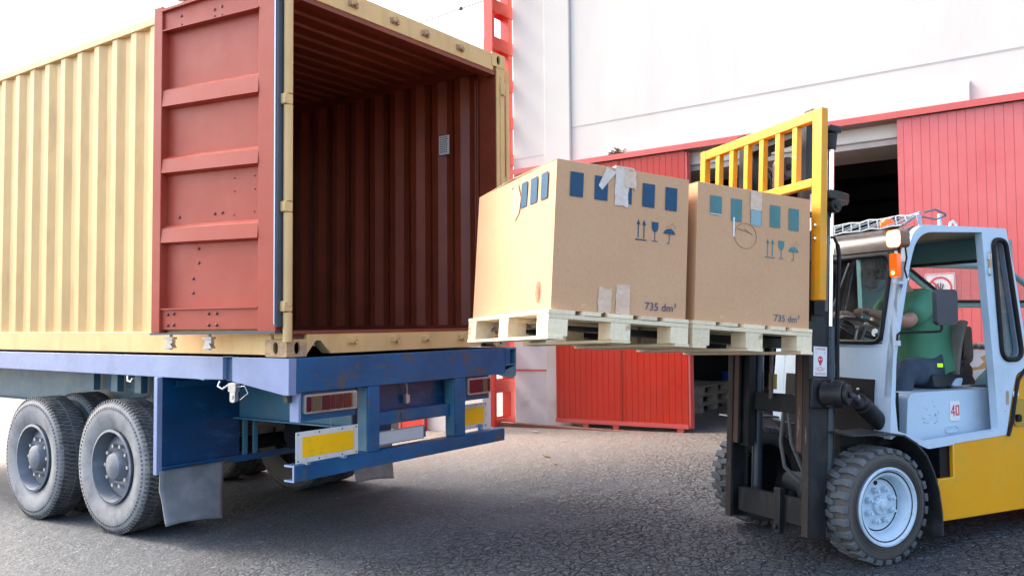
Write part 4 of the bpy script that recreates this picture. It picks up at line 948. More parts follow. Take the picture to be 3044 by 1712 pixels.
# tilt cylinder and its trunnion
b = TB(); b.box(1.84, 1.99, .165, .1895, -.46, -.28); b.cyl((1.94, .18, -.37), (2.0, .06, -.37), .078, n=24); b.cyl((2.0, .06, -.37), (2.012, .035, -.37), .062, n=20); b.cyl((2.012, .035, -.37), (2.02, .02, -.37), .022, n=8); b.box(1.93, 2.04, .10, .16, -.455, -.285); b.build('tilt_trunnion', 'dark_metal', fl, bevel=.006)
b = FB(); b.cyl((2.06, .06, 1.02), (2.13, .085, .975), .022, n=14); b.build('tilt_rod', 'chrome', fl)
b = FB(); b.cyl((2.11, .08, .985), (2.15, .095, .96), .05, n=16); b.cyl((2.15, .095, .96), (2.36, .16, .83), .056, n=20); b.build('tilt_cylinder', 'dark_metal', fl, bevel=.005)
# body
def skin_poly(): return [(2.725, .185), (4.40, .185), (4.48, .30), (4.48, 1.0), (4.35, 1.12), (3.66, 1.14), (3.56, 1.10), (3.50, 1.0), (3.435, .70), (2.885, .675), (2.885, .456), (2.742, .456)]
b = FB(); b.prism(skin_poly(), 'y', .05, .085); b.build('body_side_panel', 'fl_yel', fl, bevel=.006)
b = FB(); b.prism(skin_poly(), 'y', 1.135, 1.17); b.build('body_side_panel', 'fl_yel', fl, bevel=.006)
b = FB(); b.box(2.80, 4.3, .0855, 1.1345, .24, .66); b.box(3.45, 4.3, .0855, 1.1345, .66, .92); b.build('chassis', 'black', fl)
b = FB(); b.box(4.05, 4.60, .0, 1.22, .25, 1.14); b.build('counterweight', 'fl_yel', fl, bevel=.06)
b = FB(); b.tube([(3.41, .044, .69), (3.455, .044, .78), (3.50, .044, .97), (3.53, .044, 1.06), (3.60, .044, 1.125), (3.75, .044, 1.15)], .014, 6); b.build('body_seal', 'black', fl)
b = FB(); b.prism([rrect(3.475, 3.60, .745, .93, .03)], 'y', .040, .052); b.build('latch_recess', paint('latch_recess_dark_yellow', (.42, .27, .03), .5), fl, bevel=.004)
b = FB(); b.prism(rrect(3.480, 3.52, .78, .83, .015), 'y', .018, .0398); b.build('latch_knob', 'black', fl, bevel=.006)
b = FB(); b.box(3.48, 3.535, .046, .0496, .95, .985); b.build('small_label', 'paper', fl)
# front frame and axle
b = FB(); b.box(2.34, 2.38, .25, .97, .25, .80); b.box(2.38, 2.9, .25, .30, .2, .72); b.box(2.38, 2.9, .92, .97, .2, .72); b.box(2.12, 2.34, .255, .30, .42, .78); fr_ = b.build('front_frame', 'dark_metal', fl)
b = FB()
for x, z in ((2.31, .66), (2.31, .60), (2.31, .54)): b.sphere((x, .252, z), .011, 5)
for y, z in ((.33, .62), (.33, .52), (.55, .62), (.55, .5)): b.sphere((2.338, y, z), .010, 5)
b.build('bolt_heads', 'steel_lt', fr_)
b = FB(); b.lathe([(.06, -.34), (.075, -.20), (.10, -.12), (.17, -.06), (.19, 0), (.17, .06), (.10, .12), (.075, .2), (.06, .34)], (2.245, .56, .36), (0, 1, 0), 28); b.build('drive_axle', paint('axle_housing_grey', (.055, .06, .065), .5, .2, dirt=(.10, .10, .10)), fl)
b = FB(); b.box(2.36, 2.39, .46, .57, .585, .64); b.build('data_plate', 'paper', fl)
# fenders
for y0, y1 in ((-.005, .235), (1.10, 1.345)):
    pr = [(1.985, .795), (2.30, .785), (2.40, .768), (2.50, .715), (2.59, .63), (2.65, .52), (2.69, .40), (2.712, .26), (2.715, .12)]
    pf = pr + [(p[0]-.010, p[1]-.010) for p in reversed(pr)]
    b = FB(); b.prism(pf, 'y', y0, y1); b.build('fender', paint('black_fender', (.022, .024, .028), .45, dirt=(.07, .07, .072), dscale=5), fl, bevel=.002)
# wheels
def fl_wheel(x, yo, r, wd, s_, nl=27):
    """yo = outer face, s_ = +1 when the outer face looks towards -y"""
    z = r - .012; k = r/.355
    prof = [(.235*k, .02), (.25*k, .006), (.30*k, .0), (.325*k, .012), (.335*k, .03), (.338*k, wd/2), (.335*k, wd-.03), (.325*k, wd-.012), (.30*k, wd), (.25*k, wd-.006), (.235*k, wd-.02)]
    b = FB(); b.lathe([(a, s_*h) for a, h in prof], (x, yo, z), (0, 1, 0), 64)
    t_ = b.build('tyre', paint('forklift_tyre_sidewall', (.075, .068, .062), .75, var=.15, bmp=.12, bscale=25), fl)
    b = FB()
    for rr in (.258, .272, .287): b.lathe([((rr-.003)*k, s_*.004), (rr*k, -s_*.003), ((rr+.003)*k, s_*.004)], (x, yo, z), (0, 1, 0), 48)
    b.build('tyre_rings', paint('forklift_tyre_ring', (.06, .055, .05), .7), t_)
    b = FB()
    for i in range(nl):
        for side in (0, 1):
            a0 = 2*PI*(i + .5*side)/nl; da = 2*PI/nl
            pts = []
            # a chunky lug: wide at the shoulder, narrowing and slanting towards the crown
            for (f, ya, r_) in ((.0, -.002, .322), (.60, -.002, .322), (.0, .004, .352), (.60, .004, .352)):
                yy = ya if side == 0 else wd-ya
                pts.append((x+r_*k*math.cos(a0+da*f), yo+s_*yy, z+r_*k*math.sin(a0+da*f)))
            for (f, r_) in ((.30, .322), (.72, .322), (.30, .355), (.72, .355)):
                yy = wd*.56 if side == 0 else wd*.44
                pts.append((x+r_*k*math.cos(a0+da*f), yo+s_*yy, z+r_*k*math.sin(a0+da*f)))
            for (f, r_) in ((.02, .322), (.56, .322), (.02, .355), (.56, .355)):
                yy = .05 if side == 0 else wd-.05
                pts.append((x+r_*k*math.cos(a0+da*f), yo+s_*yy, z+r_*k*math.sin(a0+da*f)))
            b.add(pts, [(0,1,3,2), (8,9,1,0), (2,3,11,10), (0,2,10,8), (1,9,11,3), (8,4,5,9), (10,11,7,6), (8,10,6,4), (9,5,7,11), (4,6,7,5)])
    b.build('tread', paint('forklift_tyre_tread', (.085, .095, .105), .8, var=.25, dirt=(.15, .155, .16), dscale=8, bmp=.3, bscale=30), t_, bevel=.004)
    b = FB(); S = lambda h: s_*h
    b.lathe([(.233*k, S(.03)), (.240*k, S(-.002)), (.236*k, S(-.010)), (.226*k, S(-.010)), (.220*k, S(.0)), (.214*k, S(.006)), (.190*k, S(.012)), (.176*k, S(.030)), (.168*k, S(.075)), (.150*k, S(.080)), (.100*k, S(.074)), (.06*k, S(.070)), (.0001, S(.070))], (x, yo, z), (0, 1, 0), 56)
    rm = b.build('rim', 'hub', fl)
    b = FB(); b.lathe([(.232*k, S(wd-.012)), (.20*k, S(wd-.03)), (.16*k, S(.12)), (.0001, S(.12))], (x, yo, z), (0, 1, 0), 40); b.build('added_rim_dark_closure', 'black', rm)  # black closure added to darken the rim's light inner side
    b = FB(); b.lathe([(.215*k, S(.0045)), (.211*k, S(.0035)), (.207*k, S(.0055))], (x, yo, z), (0, 1, 0), 48); b.lathe([(.166*k, S(.0775)), (.160*k, S(.0755)), (.154*k, S(.0775))], (x, yo, z), (0, 1, 0), 48); b.build('rim_groove', 'black', rm)
    for i in range(8):
        a = 2*PI*(i+.5)/8; px_, pz_ = x+.100*k*math.cos(a), z+.100*k*math.sin(a)
        b = FB(); b.cyl((px_, yo+S(.074), pz_), (px_, yo+S(.042), pz_), .0205*k, .0190*k, n=6); b.cyl((px_, yo+S(.042), pz_), (px_, yo+S(.026), pz_), .010*k, n=8); b.build('wheel_nut', 'hub', rm, bevel=.002)
    b = FB(); b.lathe([(.060*k, S(.071)), (.058*k, S(.048)), (.048*k, S(.044)), (.032*k, S(.040)), (.028*k, S(.028)), (.010*k, S(.024)), (.0001, S(.024))], (x, yo, z), (0, 1, 0), 32)
    for i in range(16): a = 2*PI*i/16; b.sphere((x+.051*k*math.cos(a), yo+S(.044), z+.051*k*math.sin(a)), .0065*k, 4)
    b.build('hub_cap', 'hub', rm)
    b = FB(); b.cyl((x-.02, yo+S(.073), z+.135*k), (x-.02, yo+S(.079), z+.135*k), .014*k, n=12); b.build('valve_hole', 'black', rm)
fl_wheel(2.245, .0, .355, .22, 1)
fl_wheel(2.245, 1.34, .355, .22, -1)
fl_wheel(4.0, .02, .29, .19, 1, 20)
fl_wheel(4.0, 1.20, .29, .19, -1, 20)

# ---- cab
fp_ = [(2.335, .74), (2.350, 1.0), (2.378, 1.25), (2.425, 1.48), (2.470, 1.68), (2.515, 1.90), (2.535, 1.975)]
def uf(z):
    for (u0, z0), (u1, z1) in zip(fp_, fp_[1:]):
        if z <= z1 or (u1, z1) == fp_[-1]: return u0 + (u1-u0)*(z-z0)/(z1-z0)
def front_strip(y0, y1, z0, z1, mat, name, th_=.03, off=0):
    zs = [z0] + [z for _, z in fp_ if z0 < z < z1] + [z1]
    o_ = [(uf(z)+off, z) for z in zs]; pf = o_ + [(u_+th_, z) for u_, z in reversed(o_)]
    b = FB(); b.prism(pf, 'y', y0, y1); return b.build(name, mat, fl, bevel=.003)
outline = rpoly([(2.333, .735), (2.350, 1.0), (2.378, 1.25), (2.425, 1.48), (2.470, 1.68), (2.515, 1.90), (2.60, 2.092), (3.462, 2.096), (3.535, 1.80), (3.615, 1.40), (3.66, 1.15), (3.52, 1.10), (3.465, .93), (3.40, .690), (2.66, .655), (2.54, .705), (2.40, .765)], [.01, 0, 0, 0, 0, .05, .12, .012, 0, 0, .02, .03, 0, .01, .02, .02, .02], 6)
opening = rpoly([(2.398, .785), (2.383, .96), (2.403, 1.25), (2.487, 1.60), (2.546, 1.843), (2.62, 2.042), (3.219, 2.062), (3.257, 1.585), (3.301, 1.087), (3.322, .735), (2.66, .700), (2.54, .738)], [.01, 0, 0, 0, .05, .13, .008, 0, 0, .01, .02, .02], 6)
oval = rpoly([(3.318, 2.015), (3.445, 2.015), (3.585, 1.20), (3.378, 1.20)], [.055, .055, .085, .085], 7)
b = FB(); b.prism([outline, opening, oval], 'y', .05, .105); b.build('cab_side_frame', 'cab', fl, bevel=.004, ang=30)
b = FB(); b.tube([(p[0], .045, p[1]) for p in oval], .017, 8, closed=True); b.build('oval_window_seal', 'black', fl)
b = FB(); b.prism(oval, 'y', .07, .076); b.build('oval_window', 'glass_clear', fl)
b = FB(); b.box(3.34, 3.62, .107, .112, 1.15, 1.52); b.build('window_backing', paint('teal_backing', (.04, .26, .34), .6), fl)  # teal sheet behind the lower part of the oval pane
b = FB(); b.box(3.28, 3.60, .107, .112, 1.5205, 2.03); b.build('window_backing', paint('beige_reflection', (.30, .33, .31), .6, var=.1, dirt=(.16, .27, .31), dscale=6, damount=(.5, .55), stretch=(.3, .3, 2.2)), fl)  # pale reflection of the oval pane, painted on a sheet behind it
for z in (1.90, 1.80):
    b = FB(); b.box(3.262, 3.292, .034, .0495, z-.022, z+.022); b.build('door_hinge', 'cab', fl, bevel=.003)
b = FB(); b.cyl((3.277, .040, 1.77), (3.277, .040, 1.93), .008, n=8); b.box(3.41, 3.425, .040, .049, .90, .99); b.build('hinge_pin', 'cast', fl)
fs = rpoly([(2.38, .735), (2.42, 1.25), (2.53, 1.90), (2.62, 2.08), (3.462, 2.08), (3.462, 1.40), (3.48, .70)], 0)
fo = [(2.46, .80), (2.47, 1.28), (2.56, 1.88), (2.66, 1.96), (3.20, 1.97), (3.225, .80)]
b = FB(); b.prism([fs, fo], 'y', 1.12, 1.17); b.build('cab_side_frame', 'cab_in', fl, bevel=.004)
front_strip(.0505, .155, .745, 1.975, 'cab', 'front_pillar')
front_strip(1.06, 1.168, .745, 1.975, 'cab', 'front_pillar')
front_strip(.156, 1.059, .745, 1.325, 'cab', 'front_panel')
front_strip(.156, 1.059, 1.915, 1.975, 'vinyl', 'windscreen_header')
bp = front_strip(.185, 1.03, .75, 1.10, 'black', 'black_grille_panel', .004, -.006)
b = FB(); 
for y, z in ((.32, 1.03), (.33, .965)): b.sphere((uf(z)-.008, y, z), .012, 5)
b.build('bolt_heads', 'steel_lt', bp)
# curved front of the roof
pr = [(2.515, 1.935), (2.518, 1.975), (2.535, 2.02), (2.575, 2.06), (2.64, 2.086), (2.72, 2.092)]
pf = pr + [(p[0]+.012, p[1]-.014) for p in reversed(pr)]
b = FB(); b.prism(pf, 'y', .106, 1.12); b.build('roof_front_edge', 'cab_roof', fl)
b = FB(); b.box(2.70, 3.455, .106, 1.119, 2.074, 2.090); b.build('cab_roof', 'cab', fl)
b = FB(); b.box(2.62, 3.45, .107, 1.118, 2.050, 2.072); b.build('roof_lining', paint('roof_lining_grey_beige', (.24, .24, .21), .7), fl)
b = FB(); b.box(3.425, 3.46, .108, 1.118, 1.885, 2.048); b.build('rear_header', 'cab_in', fl)
b = FB(); b.tube([(3.42, .11, 1.885), (3.42, 1.11, 1.885)], .012, 6); b.build('rear_header_seal', 'black', fl)
# windscreen
wy0, wy1, wz0, wz1 = .165, 1.05, 1.335, 1.905
path = []
for (y, z) in rpoly([(wy0, wz0), (wy1, wz0), (wy1, wz1), (wy0, wz1)], .07, 5): path.append((uf(z)-.006, y, z))
dense = []
for i in range(len(path)):
    a = Vector(path[i]); c_ = Vector(path[(i+1) % len(path)]); nn = max(1, int((c_-a).length/.1))
    for j in range(nn): q = a.lerp(c_, j/nn); dense.append((uf(q.z)-.006, q.y, q.z))
b = FB(); b.tube(dense, .016, 8, closed=True); ws = b.build('windscreen_seal', 'black', fl)
b = FB(); b.grid(lambda u, v: (uf(wz0+(wz1-wz0)*v)+.004, wy0+(wy1-wy0)*u, wz0+(wz1-wz0)*v), 2, 8); b.build('windscreen', 'glass', fl)
b = FB(); b.tube([(uf(1.86)-.02, .52, 1.87), (uf(1.6)-.02, .60, 1.62), (uf(1.45)-.02, .66, 1.45)], .006, 6); b.build('wiper', 'steel_lt', fl)
# round sticker on the glass
b = FB(); TT = Fk @ frame((uf(1.40)-.004, .225, 1.40), (0, -1, 0), (.16, 0, .98), (-.98, 0, .16)); bb = MB(TT)
bb.prism([(.026*math.cos(a), .026*math.sin(a)) for a in [2*PI*i/20*.85 for i in range(20)]] + [(.002, -.008)], 'z', 0, .001); bb.build('glass_sticker', 'paper', fl)
# lamps
b = FB(); b.prism(rrect(-.002, .098, 1.935, 2.045, .025), 'x', 2.405, 2.49); hl = b.build('work_lamp_housing', paint('lamp_housing_brown', (.20, .10, .06), .35), fl, bevel=.008)
b = FB(); b.prism(rrect(.004, .092, 1.942, 2.038, .022), 'x', 2.396, 2.4045); b.build('work_lamp_lens', 'head_lit', hl, bevel=.003)
b = FB(); b.prism([rrect(-.001, .097, 1.937, 2.043, .026), rrect(.006, .090, 1.944, 2.036, .021)], 'x', 2.392, 2.3958); b.build('work_lamp_halo', plain('lamp_halo_glow', (.9, .4, .15), .3, emit=(1, .42, .16), es=.6), hl)  # glowing ring added to paint the lamp's warm halo
b = FB(); b.cyl((2.45, .05, 1.88), (2.45, .05, 1.935), .01, n=8); b.tube([(2.47, .02, 1.94), (2.475, .015, 1.87), (2.47, .03, 1.80), (2.48, .02, 1.74)], .006, 5); b.build('lamp_cable', 'black', hl)
b = FB(); b.prism(rrect(.020, .080, 1.748, 1.898, .014), 'x', 2.395, 2.43); il = b.build('indicator_lamp', 'amber', fl, bevel=.008, label='orange indicator lamp with one lit bulb')
b = FB(); b.box(2.391, 2.3945, .020, .080, 1.795, 1.798); b.build('lens_seam', 'cast', il)
b = FB(); b.sphere((2.392, .052, 1.775), .012, 6, sc=(.5, 1, 1)); b.build('lit_bulb', 'amber_lit', il)
b = FB(); b.box(2.42, 2.47, .03, .08, 1.705, 1.72); b.build('lamp_bracket', 'cab', fl)
b = FB(); b.lathe([(.05, 0), (.05, .03), (.035, .05), (.0001, .055)], (2.62, .30, 2.10), (0, 0, 1), 20); b.build('beacon', 'amber', fl)
# expanded metal guard on the roof
gm = plain('galvanised_mesh', (.17, .21, .24), .6, 0)
b = FB()
P = lambda a, c_: (2.54 + .16*c_, .10 + 1.05*a, 2.085 + .085*c_ + .006*math.sin(a*30+c_*2))
na, nc = 13, 2
for i in range(na):
    for j in range(nc):
        for (a0, c0, a1, c1_) in ((i, j+.5, i+.5, j), (i+.5, j, i+1, j+.5), (i, j+.5, i+.5, j+1), (i+.5, j+1, i+1, j+.5)):
            b.tube([P(a0/na, c0/nc), P(a1/na, c1_/nc)], .005, 5)
for c_ in (0, 1): b.tube([P(k/12, c_) for k in range(13)], .008, 5)
b.tube([P(0, 0), P(0, 1)], .008, 5); b.tube([(2.64, .02, 2.165), (2.72, .0, 2.185), (2.85, .03, 2.165), (2.90, .07, 2.155)], .007, 5); b.tube([(2.64, .04, 2.14), (2.75, .02, 2.125), (2.87, .05, 2.155)], .006, 5)
mg = b.build('roof_mesh_guard', gm, fl)
b = FB(); b.cyl((2.67, .07, 2.08), (2.645, .07, 2.16), .013, n=8); b.build('guard_post', 'cab', fl)
b = FB(); b.cyl((2.845, .07, 2.09), (2.845, .07, 2.17), .013, n=8); b.build('guard_post', 'cab', fl)
b = FB(); b.tube([(2.96, .09, 2.095), (2.97, .09, 2.12), (2.995, .09, 2.13), (3.02, .09, 2.115), (3.03, .09, 2.095)], .010, 6); b.build('lifting_eye', 'steel_lt', fl)
# mirror
b = FB(); b.prism(rrect(2.620, 2.808, 1.443, 1.668, .03, 5), 'y', -.080, -.045); b.build('mirror', paint('mirror_back_dark', (.040, .048, .062), .5, bmp=.05), fl, bevel=.014)
b = FB(); b.tube([(2.395, .036, 1.335), (2.395, .030, 1.385), (2.405, .02, 1.40), (2.60, -.05, 1.402), (2.655, -.07, 1.405), (2.67, -.07, 1.42), (2.67, -.068, 1.445)], .008, 8); b.build('mirror_arm', 'black', fl)
b = FB(); b.box(2.385, 2.41, .02, .049, 1.318, 1.35); b.build('mirror_bracket', 'cab', fl)
# hood
hp_ = rpoly([(2.63, .665), (2.66, 1.0), (3.50, .995), (3.48, .665)], [.02, .07, .03, .01], 6)
b = FB(); b.prism(hp_, 'y', .20, 1.05); hd = b.build('engine_cover', 'cab', fl, bevel=.045, ang=60)
b = FB(); b.prism([rrect(2.99, 3.115, .715, .765, .024), rrect(2.998, 3.107, .723, .757, .018)], 'y', .194, .1998); b.build('cover_grip', 'cab', hd, bevel=.003)
b = FB(); b.prism(rrect(3.04, 3.135, .795, .925, .008), 'y', .1945, .199); ns = b.build('number_sticker', 'paper', fl)
rs = random.Random(8); b = FB()
for k in range(16):
    x_, z_ = rs.gauss(2.86, .05), rs.gauss(.83, .04); l_ = rs.uniform(.006, .022); b.prism([(x_, z_), (x_+l_, z_+rs.uniform(-.006, .002)), (x_+l_*.5, z_+.004)], 'y', .1965, .1985)
b.build('paint_scuffs', plain('dark_scuff', (.06, .12, .17), .6), hd)
bb = MB(face_near(3.045, .194, .830, Fk))
def stroke(pts, w_): 
    for a, c_ in zip(pts, pts[1:]):
        d_ = Vector((c_[0]-a[0], c_[1]-a[1], 0)).normalized()*w_/2; n_ = Vector((-d_.y, d_.x, 0))
        bb.prism([(a[0]-d_.x+n_.x, a[1]-d_.y+n_.y), (a[0]-d_.x-n_.x, a[1]-d_.y-n_.y), (c_[0]+d_.x-n_.x, c_[1]+d_.y-n_.y), (c_[0]+d_.x+n_.x, c_[1]+d_.y+n_.y)], 'z', 0, .0008+random.random()*.0003)
stroke([(.030, .0), (.030, .066)], .009); stroke([(.030, .066), (.007, .024), (.007, .020), (.038, .020)], .008)
stroke([(.052, .004), (.052, .064), (.078, .064), (.078, .004), (.052, .004)], .009); bb.build('number_40', 'sign_red', ns)
b = FB(); b.box(2.45, 2.62, .26, .29, .70, 1.14); b.box(2.62, 2.64, .26, 1.0, .7, 1.0); b.build('cowl_panel', 'black', fl)
b = FB(); b.box(2.50, 2.57, .254, .2585, .72, .76); b.build('small_label', 'paper', fl)
b = FB(); b.box(2.43, 2.50, .2, 1.02, .90, 1.33); b.box(2.40, 2.66, .2, 1.02, .68, .70); b.build('dashboard', 'vinyl', fl)
b = FB(); cc_ = Vector((2.585, .50, 1.425)); ax = Vector((.42, 0, .91)).normalized(); aa = Vector((0, 1, 0)); ab = ax.cross(aa)
b.tube([cc_+(aa*math.cos(2*PI*i/28)+ab*math.sin(2*PI*i/28))*.175 for i in range(28)], .014, 8, closed=True)
for k in range(3): b.tube([cc_-ax*.02, cc_+(aa*math.cos(2*PI*k/3+.4)+ab*math.sin(2*PI*k/3+.4))*.17], .010, 6)
b.cyl(cc_, cc_-ax*.35, .025, n=10); b.build('steering_wheel', 'vinyl', fl)
b = FB(); b.tube([(2.42, .36, 1.34), (2.44, .33, 1.44)], .008, 6); b.sphere((2.44, .33, 1.45), .018, 6); b.tube([(2.42, .42, 1.34), (2.45, .42, 1.42)], .008, 6); b.sphere((2.45, .42, 1.43), .016, 6); b.build('levers', 'steel_lt', fl)
b = FB(); b.box(3.465, 3.49, .107, .24, 1.0, 2.04); b.build('rear_corner_panel', paint('rear_corner_teal', (.07, .27, .33), .5), fl)
# seat
b = FB(); b.prism(rpoly([(3.02, 1.015), (3.00, 1.10), (3.40, 1.09), (3.44, 1.02)], .03, 4), 'y', .30, .80); b.build('seat', 'vinyl', fl, bevel=.02)
b = FB(); b.prism(rpoly([(3.36, 1.17), (3.385, 1.42), (3.455, 1.43), (3.47, 1.20), (3.44, 1.16)], .03, 4), 'y', .34, .76); b.build('seat_backrest', 'vinyl', fl, bevel=.025)
b = FB(); b.cyl((3.36, .31, 1.105), (3.36, .42, 1.105), .062, n=20); b.prism(rpoly([(3.30, 1.10), (3.34, 1.20), (3.42, 1.22), (3.42, 1.12)], .02, 3), 'y', .33, .39); b.build('seat_hinge', 'vinyl', fl, bevel=.012)
b = FB(); b.prism(rpoly([(3.18, 1.02), (3.23, 1.07), (3.29, 1.07), (3.27, 1.015)], .02, 4), 'y', .288, .299); b.build('seat_handle', 'cab', fl)
b = FB(); b.box(3.50, 4.04, .15, 1.05, .92, .985); b.build('engine_top', 'black', fl)
b = FB(); b.box(3.70, 4.04, .55, 1.05, .985, 1.12); b.build('rear_cowl', 'cab_in', fl)
# far door, swung open to the rear
b = FB(); b.tube([(3.66, 1.20, 1.93), (3.74, 1.20, 1.90), (4.08, 1.20, 1.70), (4.20, 1.20, 1.60), (5.25, 1.20, 1.60), (5.45, 1.20, 1.68), (4.98, 1.20, 1.93)], .026, 8); b.tube([(3.66, 1.20, 1.94), (5.0, 1.20, 1.94)], .03, 8); b.tube([(3.82, 1.2, 1.84), (3.76, 1.2, 1.70)], .010, 6); fd = b.build('open_far_door', 'cab_in', fl)
b = FB(); b.tube([(3.76, 1.17, 1.915), (4.10, 1.17, 1.715), (4.24, 1.17, 1.63), (5.2, 1.17, 1.63)], .012, 6); b.build('door_seal', 'black', fd)
b = FB(); b.prism([(3.78, 1.91), (4.12, 1.71), (4.24, 1.62), (5.2, 1.62), (5.40, 1.68), (4.98, 1.92)], 'y', 1.198, 1.203); b.build('door_glass', 'glass_clear', fd)

# white card propped behind the seat, cloth on it, fan
T_ = Fk @ Matrix.Translation((3.6, .49, .99))
wc = thing('cardboard_sheet', 'white cardboard sheet with brown tape propped behind the driver seat', 'cardboard', T_)
b = FB(); b.prism([(3.345, .992), (3.597, .988), (3.80, 1.12), (3.875, 1.243), (3.60, 1.255), (3.47, 1.20)], 'y', .485, .497); b.build('sheet', 'paper', wc)
tm = paint('brown_tape', (.52, .32, .12), .4)
b = FB(); b.prism([(3.56, 1.12), (3.58, 1.095), (3.78, 1.11), (3.80, 1.145), (3.76, 1.16), (3.70, 1.125)], 'y', .4825, .4845); b.prism([(3.72, 1.195), (3.87, 1.235), (3.86, 1.21), (3.80, 1.19), (3.79, 1.15), (3.755, 1.165)], 'y', .4830, .4848); b.prism([(3.56, 1.23), (3.60, 1.245), (3.57, 1.19), (3.54, 1.16), (3.54, 1.21)], 'y', .4828, .4846); b.build('tape', tm, wc)
b = FB(); b.grid(lambda u, v: (3.66+.20*u, .44+.18*v+.01*math.sin(u*9), 1.262+.022*abs(math.sin(u*9+v*4))*(1 if 0 < u < 1 else .2)+.012*math.sin(v*11)), 26, 14)
o = b.build('folded_cloth', 'cloth', None, thick=.010); tag(o, 'crumpled brown grey cloth lying on the white cardboard sheet', 'cloth')
b = FB(); b.grid(lambda u, v: ((3.40-.10*math.sin(u*2.2)-.25*max(0, u-.72)/.28*.9 if u > .72 else 3.395-.10*math.sin(u*2.2)+.0), .32+.46*v, 1.46-.46*min(u, .72)/.72*.86 - .10*max(0, u-.72) + .012*math.sin(v*16+u*7)), 30, 24)
o = b.build('seat_cloth', 'cloth', None, thick=.012); tag(o, 'grey cloth draped over the driver seat behind the green shirt', 'cloth')
T_ = Fk @ Matrix.Translation((2.742, .50, 1.80)); fan = thing('cab_fan', 'small round wire cage fan hanging inside the forklift windscreen', 'fan', T_)
b = FB(); fc = Vector((2.70, .50, 1.80)); 
for k in range(36):
    a = 2*PI*k/36; pts = []
    for t_ in (0.12, .5, .85, 1.0): pts.append(fc + Vector((-.05*math.sqrt(max(0, 1-t_*t_))-.0, .125*t_*math.cos(a), .125*t_*math.sin(a))))
    b.tube(pts, .0018, 4)
for r_, dx in ((.125, 0), (.09, -.035), (.03, -.05)): b.tube([fc+Vector((dx, r_*math.cos(2*PI*i/32), r_*math.sin(2*PI*i/32))) for i in range(32)], .003, 5, closed=True)
b.build('cage', plain('fan_wire', (.35, .36, .38), .4, .5), fan)
b = FB()
for k in range(4):
    a = PI/2*k; d1 = Vector((0, math.cos(a), math.sin(a))); d2_ = Vector((0, -math.sin(a), math.cos(a)))
    b.add([fc+d1*.02, fc+d1*.105-d2_*.02+Vector((.01, 0, 0)), fc+d1*.11+d2_*.045-Vector((.01, 0, 0)), fc+d1*.03+d2_*.03], [(0, 1, 2, 3)])
b.build('blades', plain('fan_blade', (.20, .22, .26), .3), fan, thick=.003)
b = FB(); b.cyl(fc, fc+Vector((.08, 0, 0)), .04, n=14); b.cyl(fc+Vector((.06, 0, .02)), (2.76, .5, 2.05), .012, n=8); b.build('motor', 'vinyl', fan)

# ------------------------------------------------------------------ driver
def skin_mesh(nodes, edges, root, sub=2, T0=Fk):
    me = bpy.data.meshes.new('tmp'); ids = list(nodes); ix = {k: i for i, k in enumerate(ids)}
    me.from_pydata([T0 @ Vector(nodes[k][0]) for k in ids], [(ix[a], ix[c_]) for a, c_ in edges], []); me.update()
    o = bpy.data.objects.new('tmp', me); C.objects.link(o)
    md = o.modifiers.new('s', 'SKIN'); md.use_smooth_shade = True
    for k in ids:
        r = nodes[k][1]; r = (r, r) if not isinstance(r, tuple) else r
        sv = me.skin_vertices[0].data[ix[k]]; sv.radius = r; sv.use_root = (k == root)
    ms = o.modifiers.new('u', 'SUBSURF'); ms.levels = ms.render_levels = sub
    dg = bpy.context.evaluated_depsgraph_get(); dg.update(); m2 = bpy.data.meshes.new_from_object(o.evaluated_get(dg))
    vs = [v.co.copy() for v in m2.vertices]; fs_ = [tuple(p.vertices) for p in m2.polygons]
    bpy.data.objects.remove(o); bpy.data.meshes.remove(me); bpy.data.meshes.remove(m2)
    b = MB(); b.add(vs, fs_); return b
man = thing('person', 'driver in green shirt and blue jeans seated in the forklift with hands on the wheel', 'person', Fk @ Matrix.Translation((3.2, .52, 1.05)))
Nn = {'pel': ((3.20, .54, 1.16), .12), 'sp': ((3.19, .54, 1.32), .13), 'ch': ((3.12, .54, 1.52), .12), 'nk': ((3.02, .54, 1.68), .055), 'nk2': ((2.985, .54, 1.735), .055), 'hd': ((2.955, .54, 1.80), (.088, .082)), 'hd2': ((2.95, .54, 1.87), (.085, .08)), 'hd3': ((2.955, .54, 1.91), (.05, .05)),
 'shn': ((2.99, .37, 1.60), .060), 'eln': ((2.80, .31, 1.455), .052), 'wrn': ((2.60, .40, 1.520), .034), 'plm': ((2.525, .42, 1.535), (.040, .025)),
 'shf': ((3.07, .72, 1.61), .065), 'elf': ((2.95, .80, 1.40), .045), 'wrf': ((2.60, .64, 1.505), .034), 'plf': ((2.525, .625, 1.52), (.040, .025)),
 'hpn': ((3.14, .44, 1.13), .095), 'knn': ((2.80, .38, 1.14), .065), 'ann': ((2.76, .38, .80), .042), 'ton': ((2.62, .38, .745), .035),
 'hpf': ((3.14, .64, 1.13), .095), 'knf': ((2.78, .68, 1.14), .065), 'anf': ((2.74, .68, .80), .042), 'tof': ((2.60, .68, .745), .035)}
Ed = [('pel', 'sp'), ('sp', 'ch'), ('ch', 'nk'), ('nk', 'nk2'), ('nk2', 'hd'), ('hd', 'hd2'), ('hd2', 'hd3'), ('ch', 'shn'), ('shn', 'eln'), ('eln', 'wrn'), ('wrn', 'plm'), ('ch', 'shf'), ('shf', 'elf'), ('elf', 'wrf'), ('wrf', 'plf'), ('pel', 'hpn'), ('hpn', 'knn'), ('knn', 'ann'), ('ann', 'ton'), ('pel', 'hpf'), ('hpf', 'knf'), ('knf', 'anf'), ('anf', 'tof')]
body = skin_mesh(Nn, Ed, 'pel')
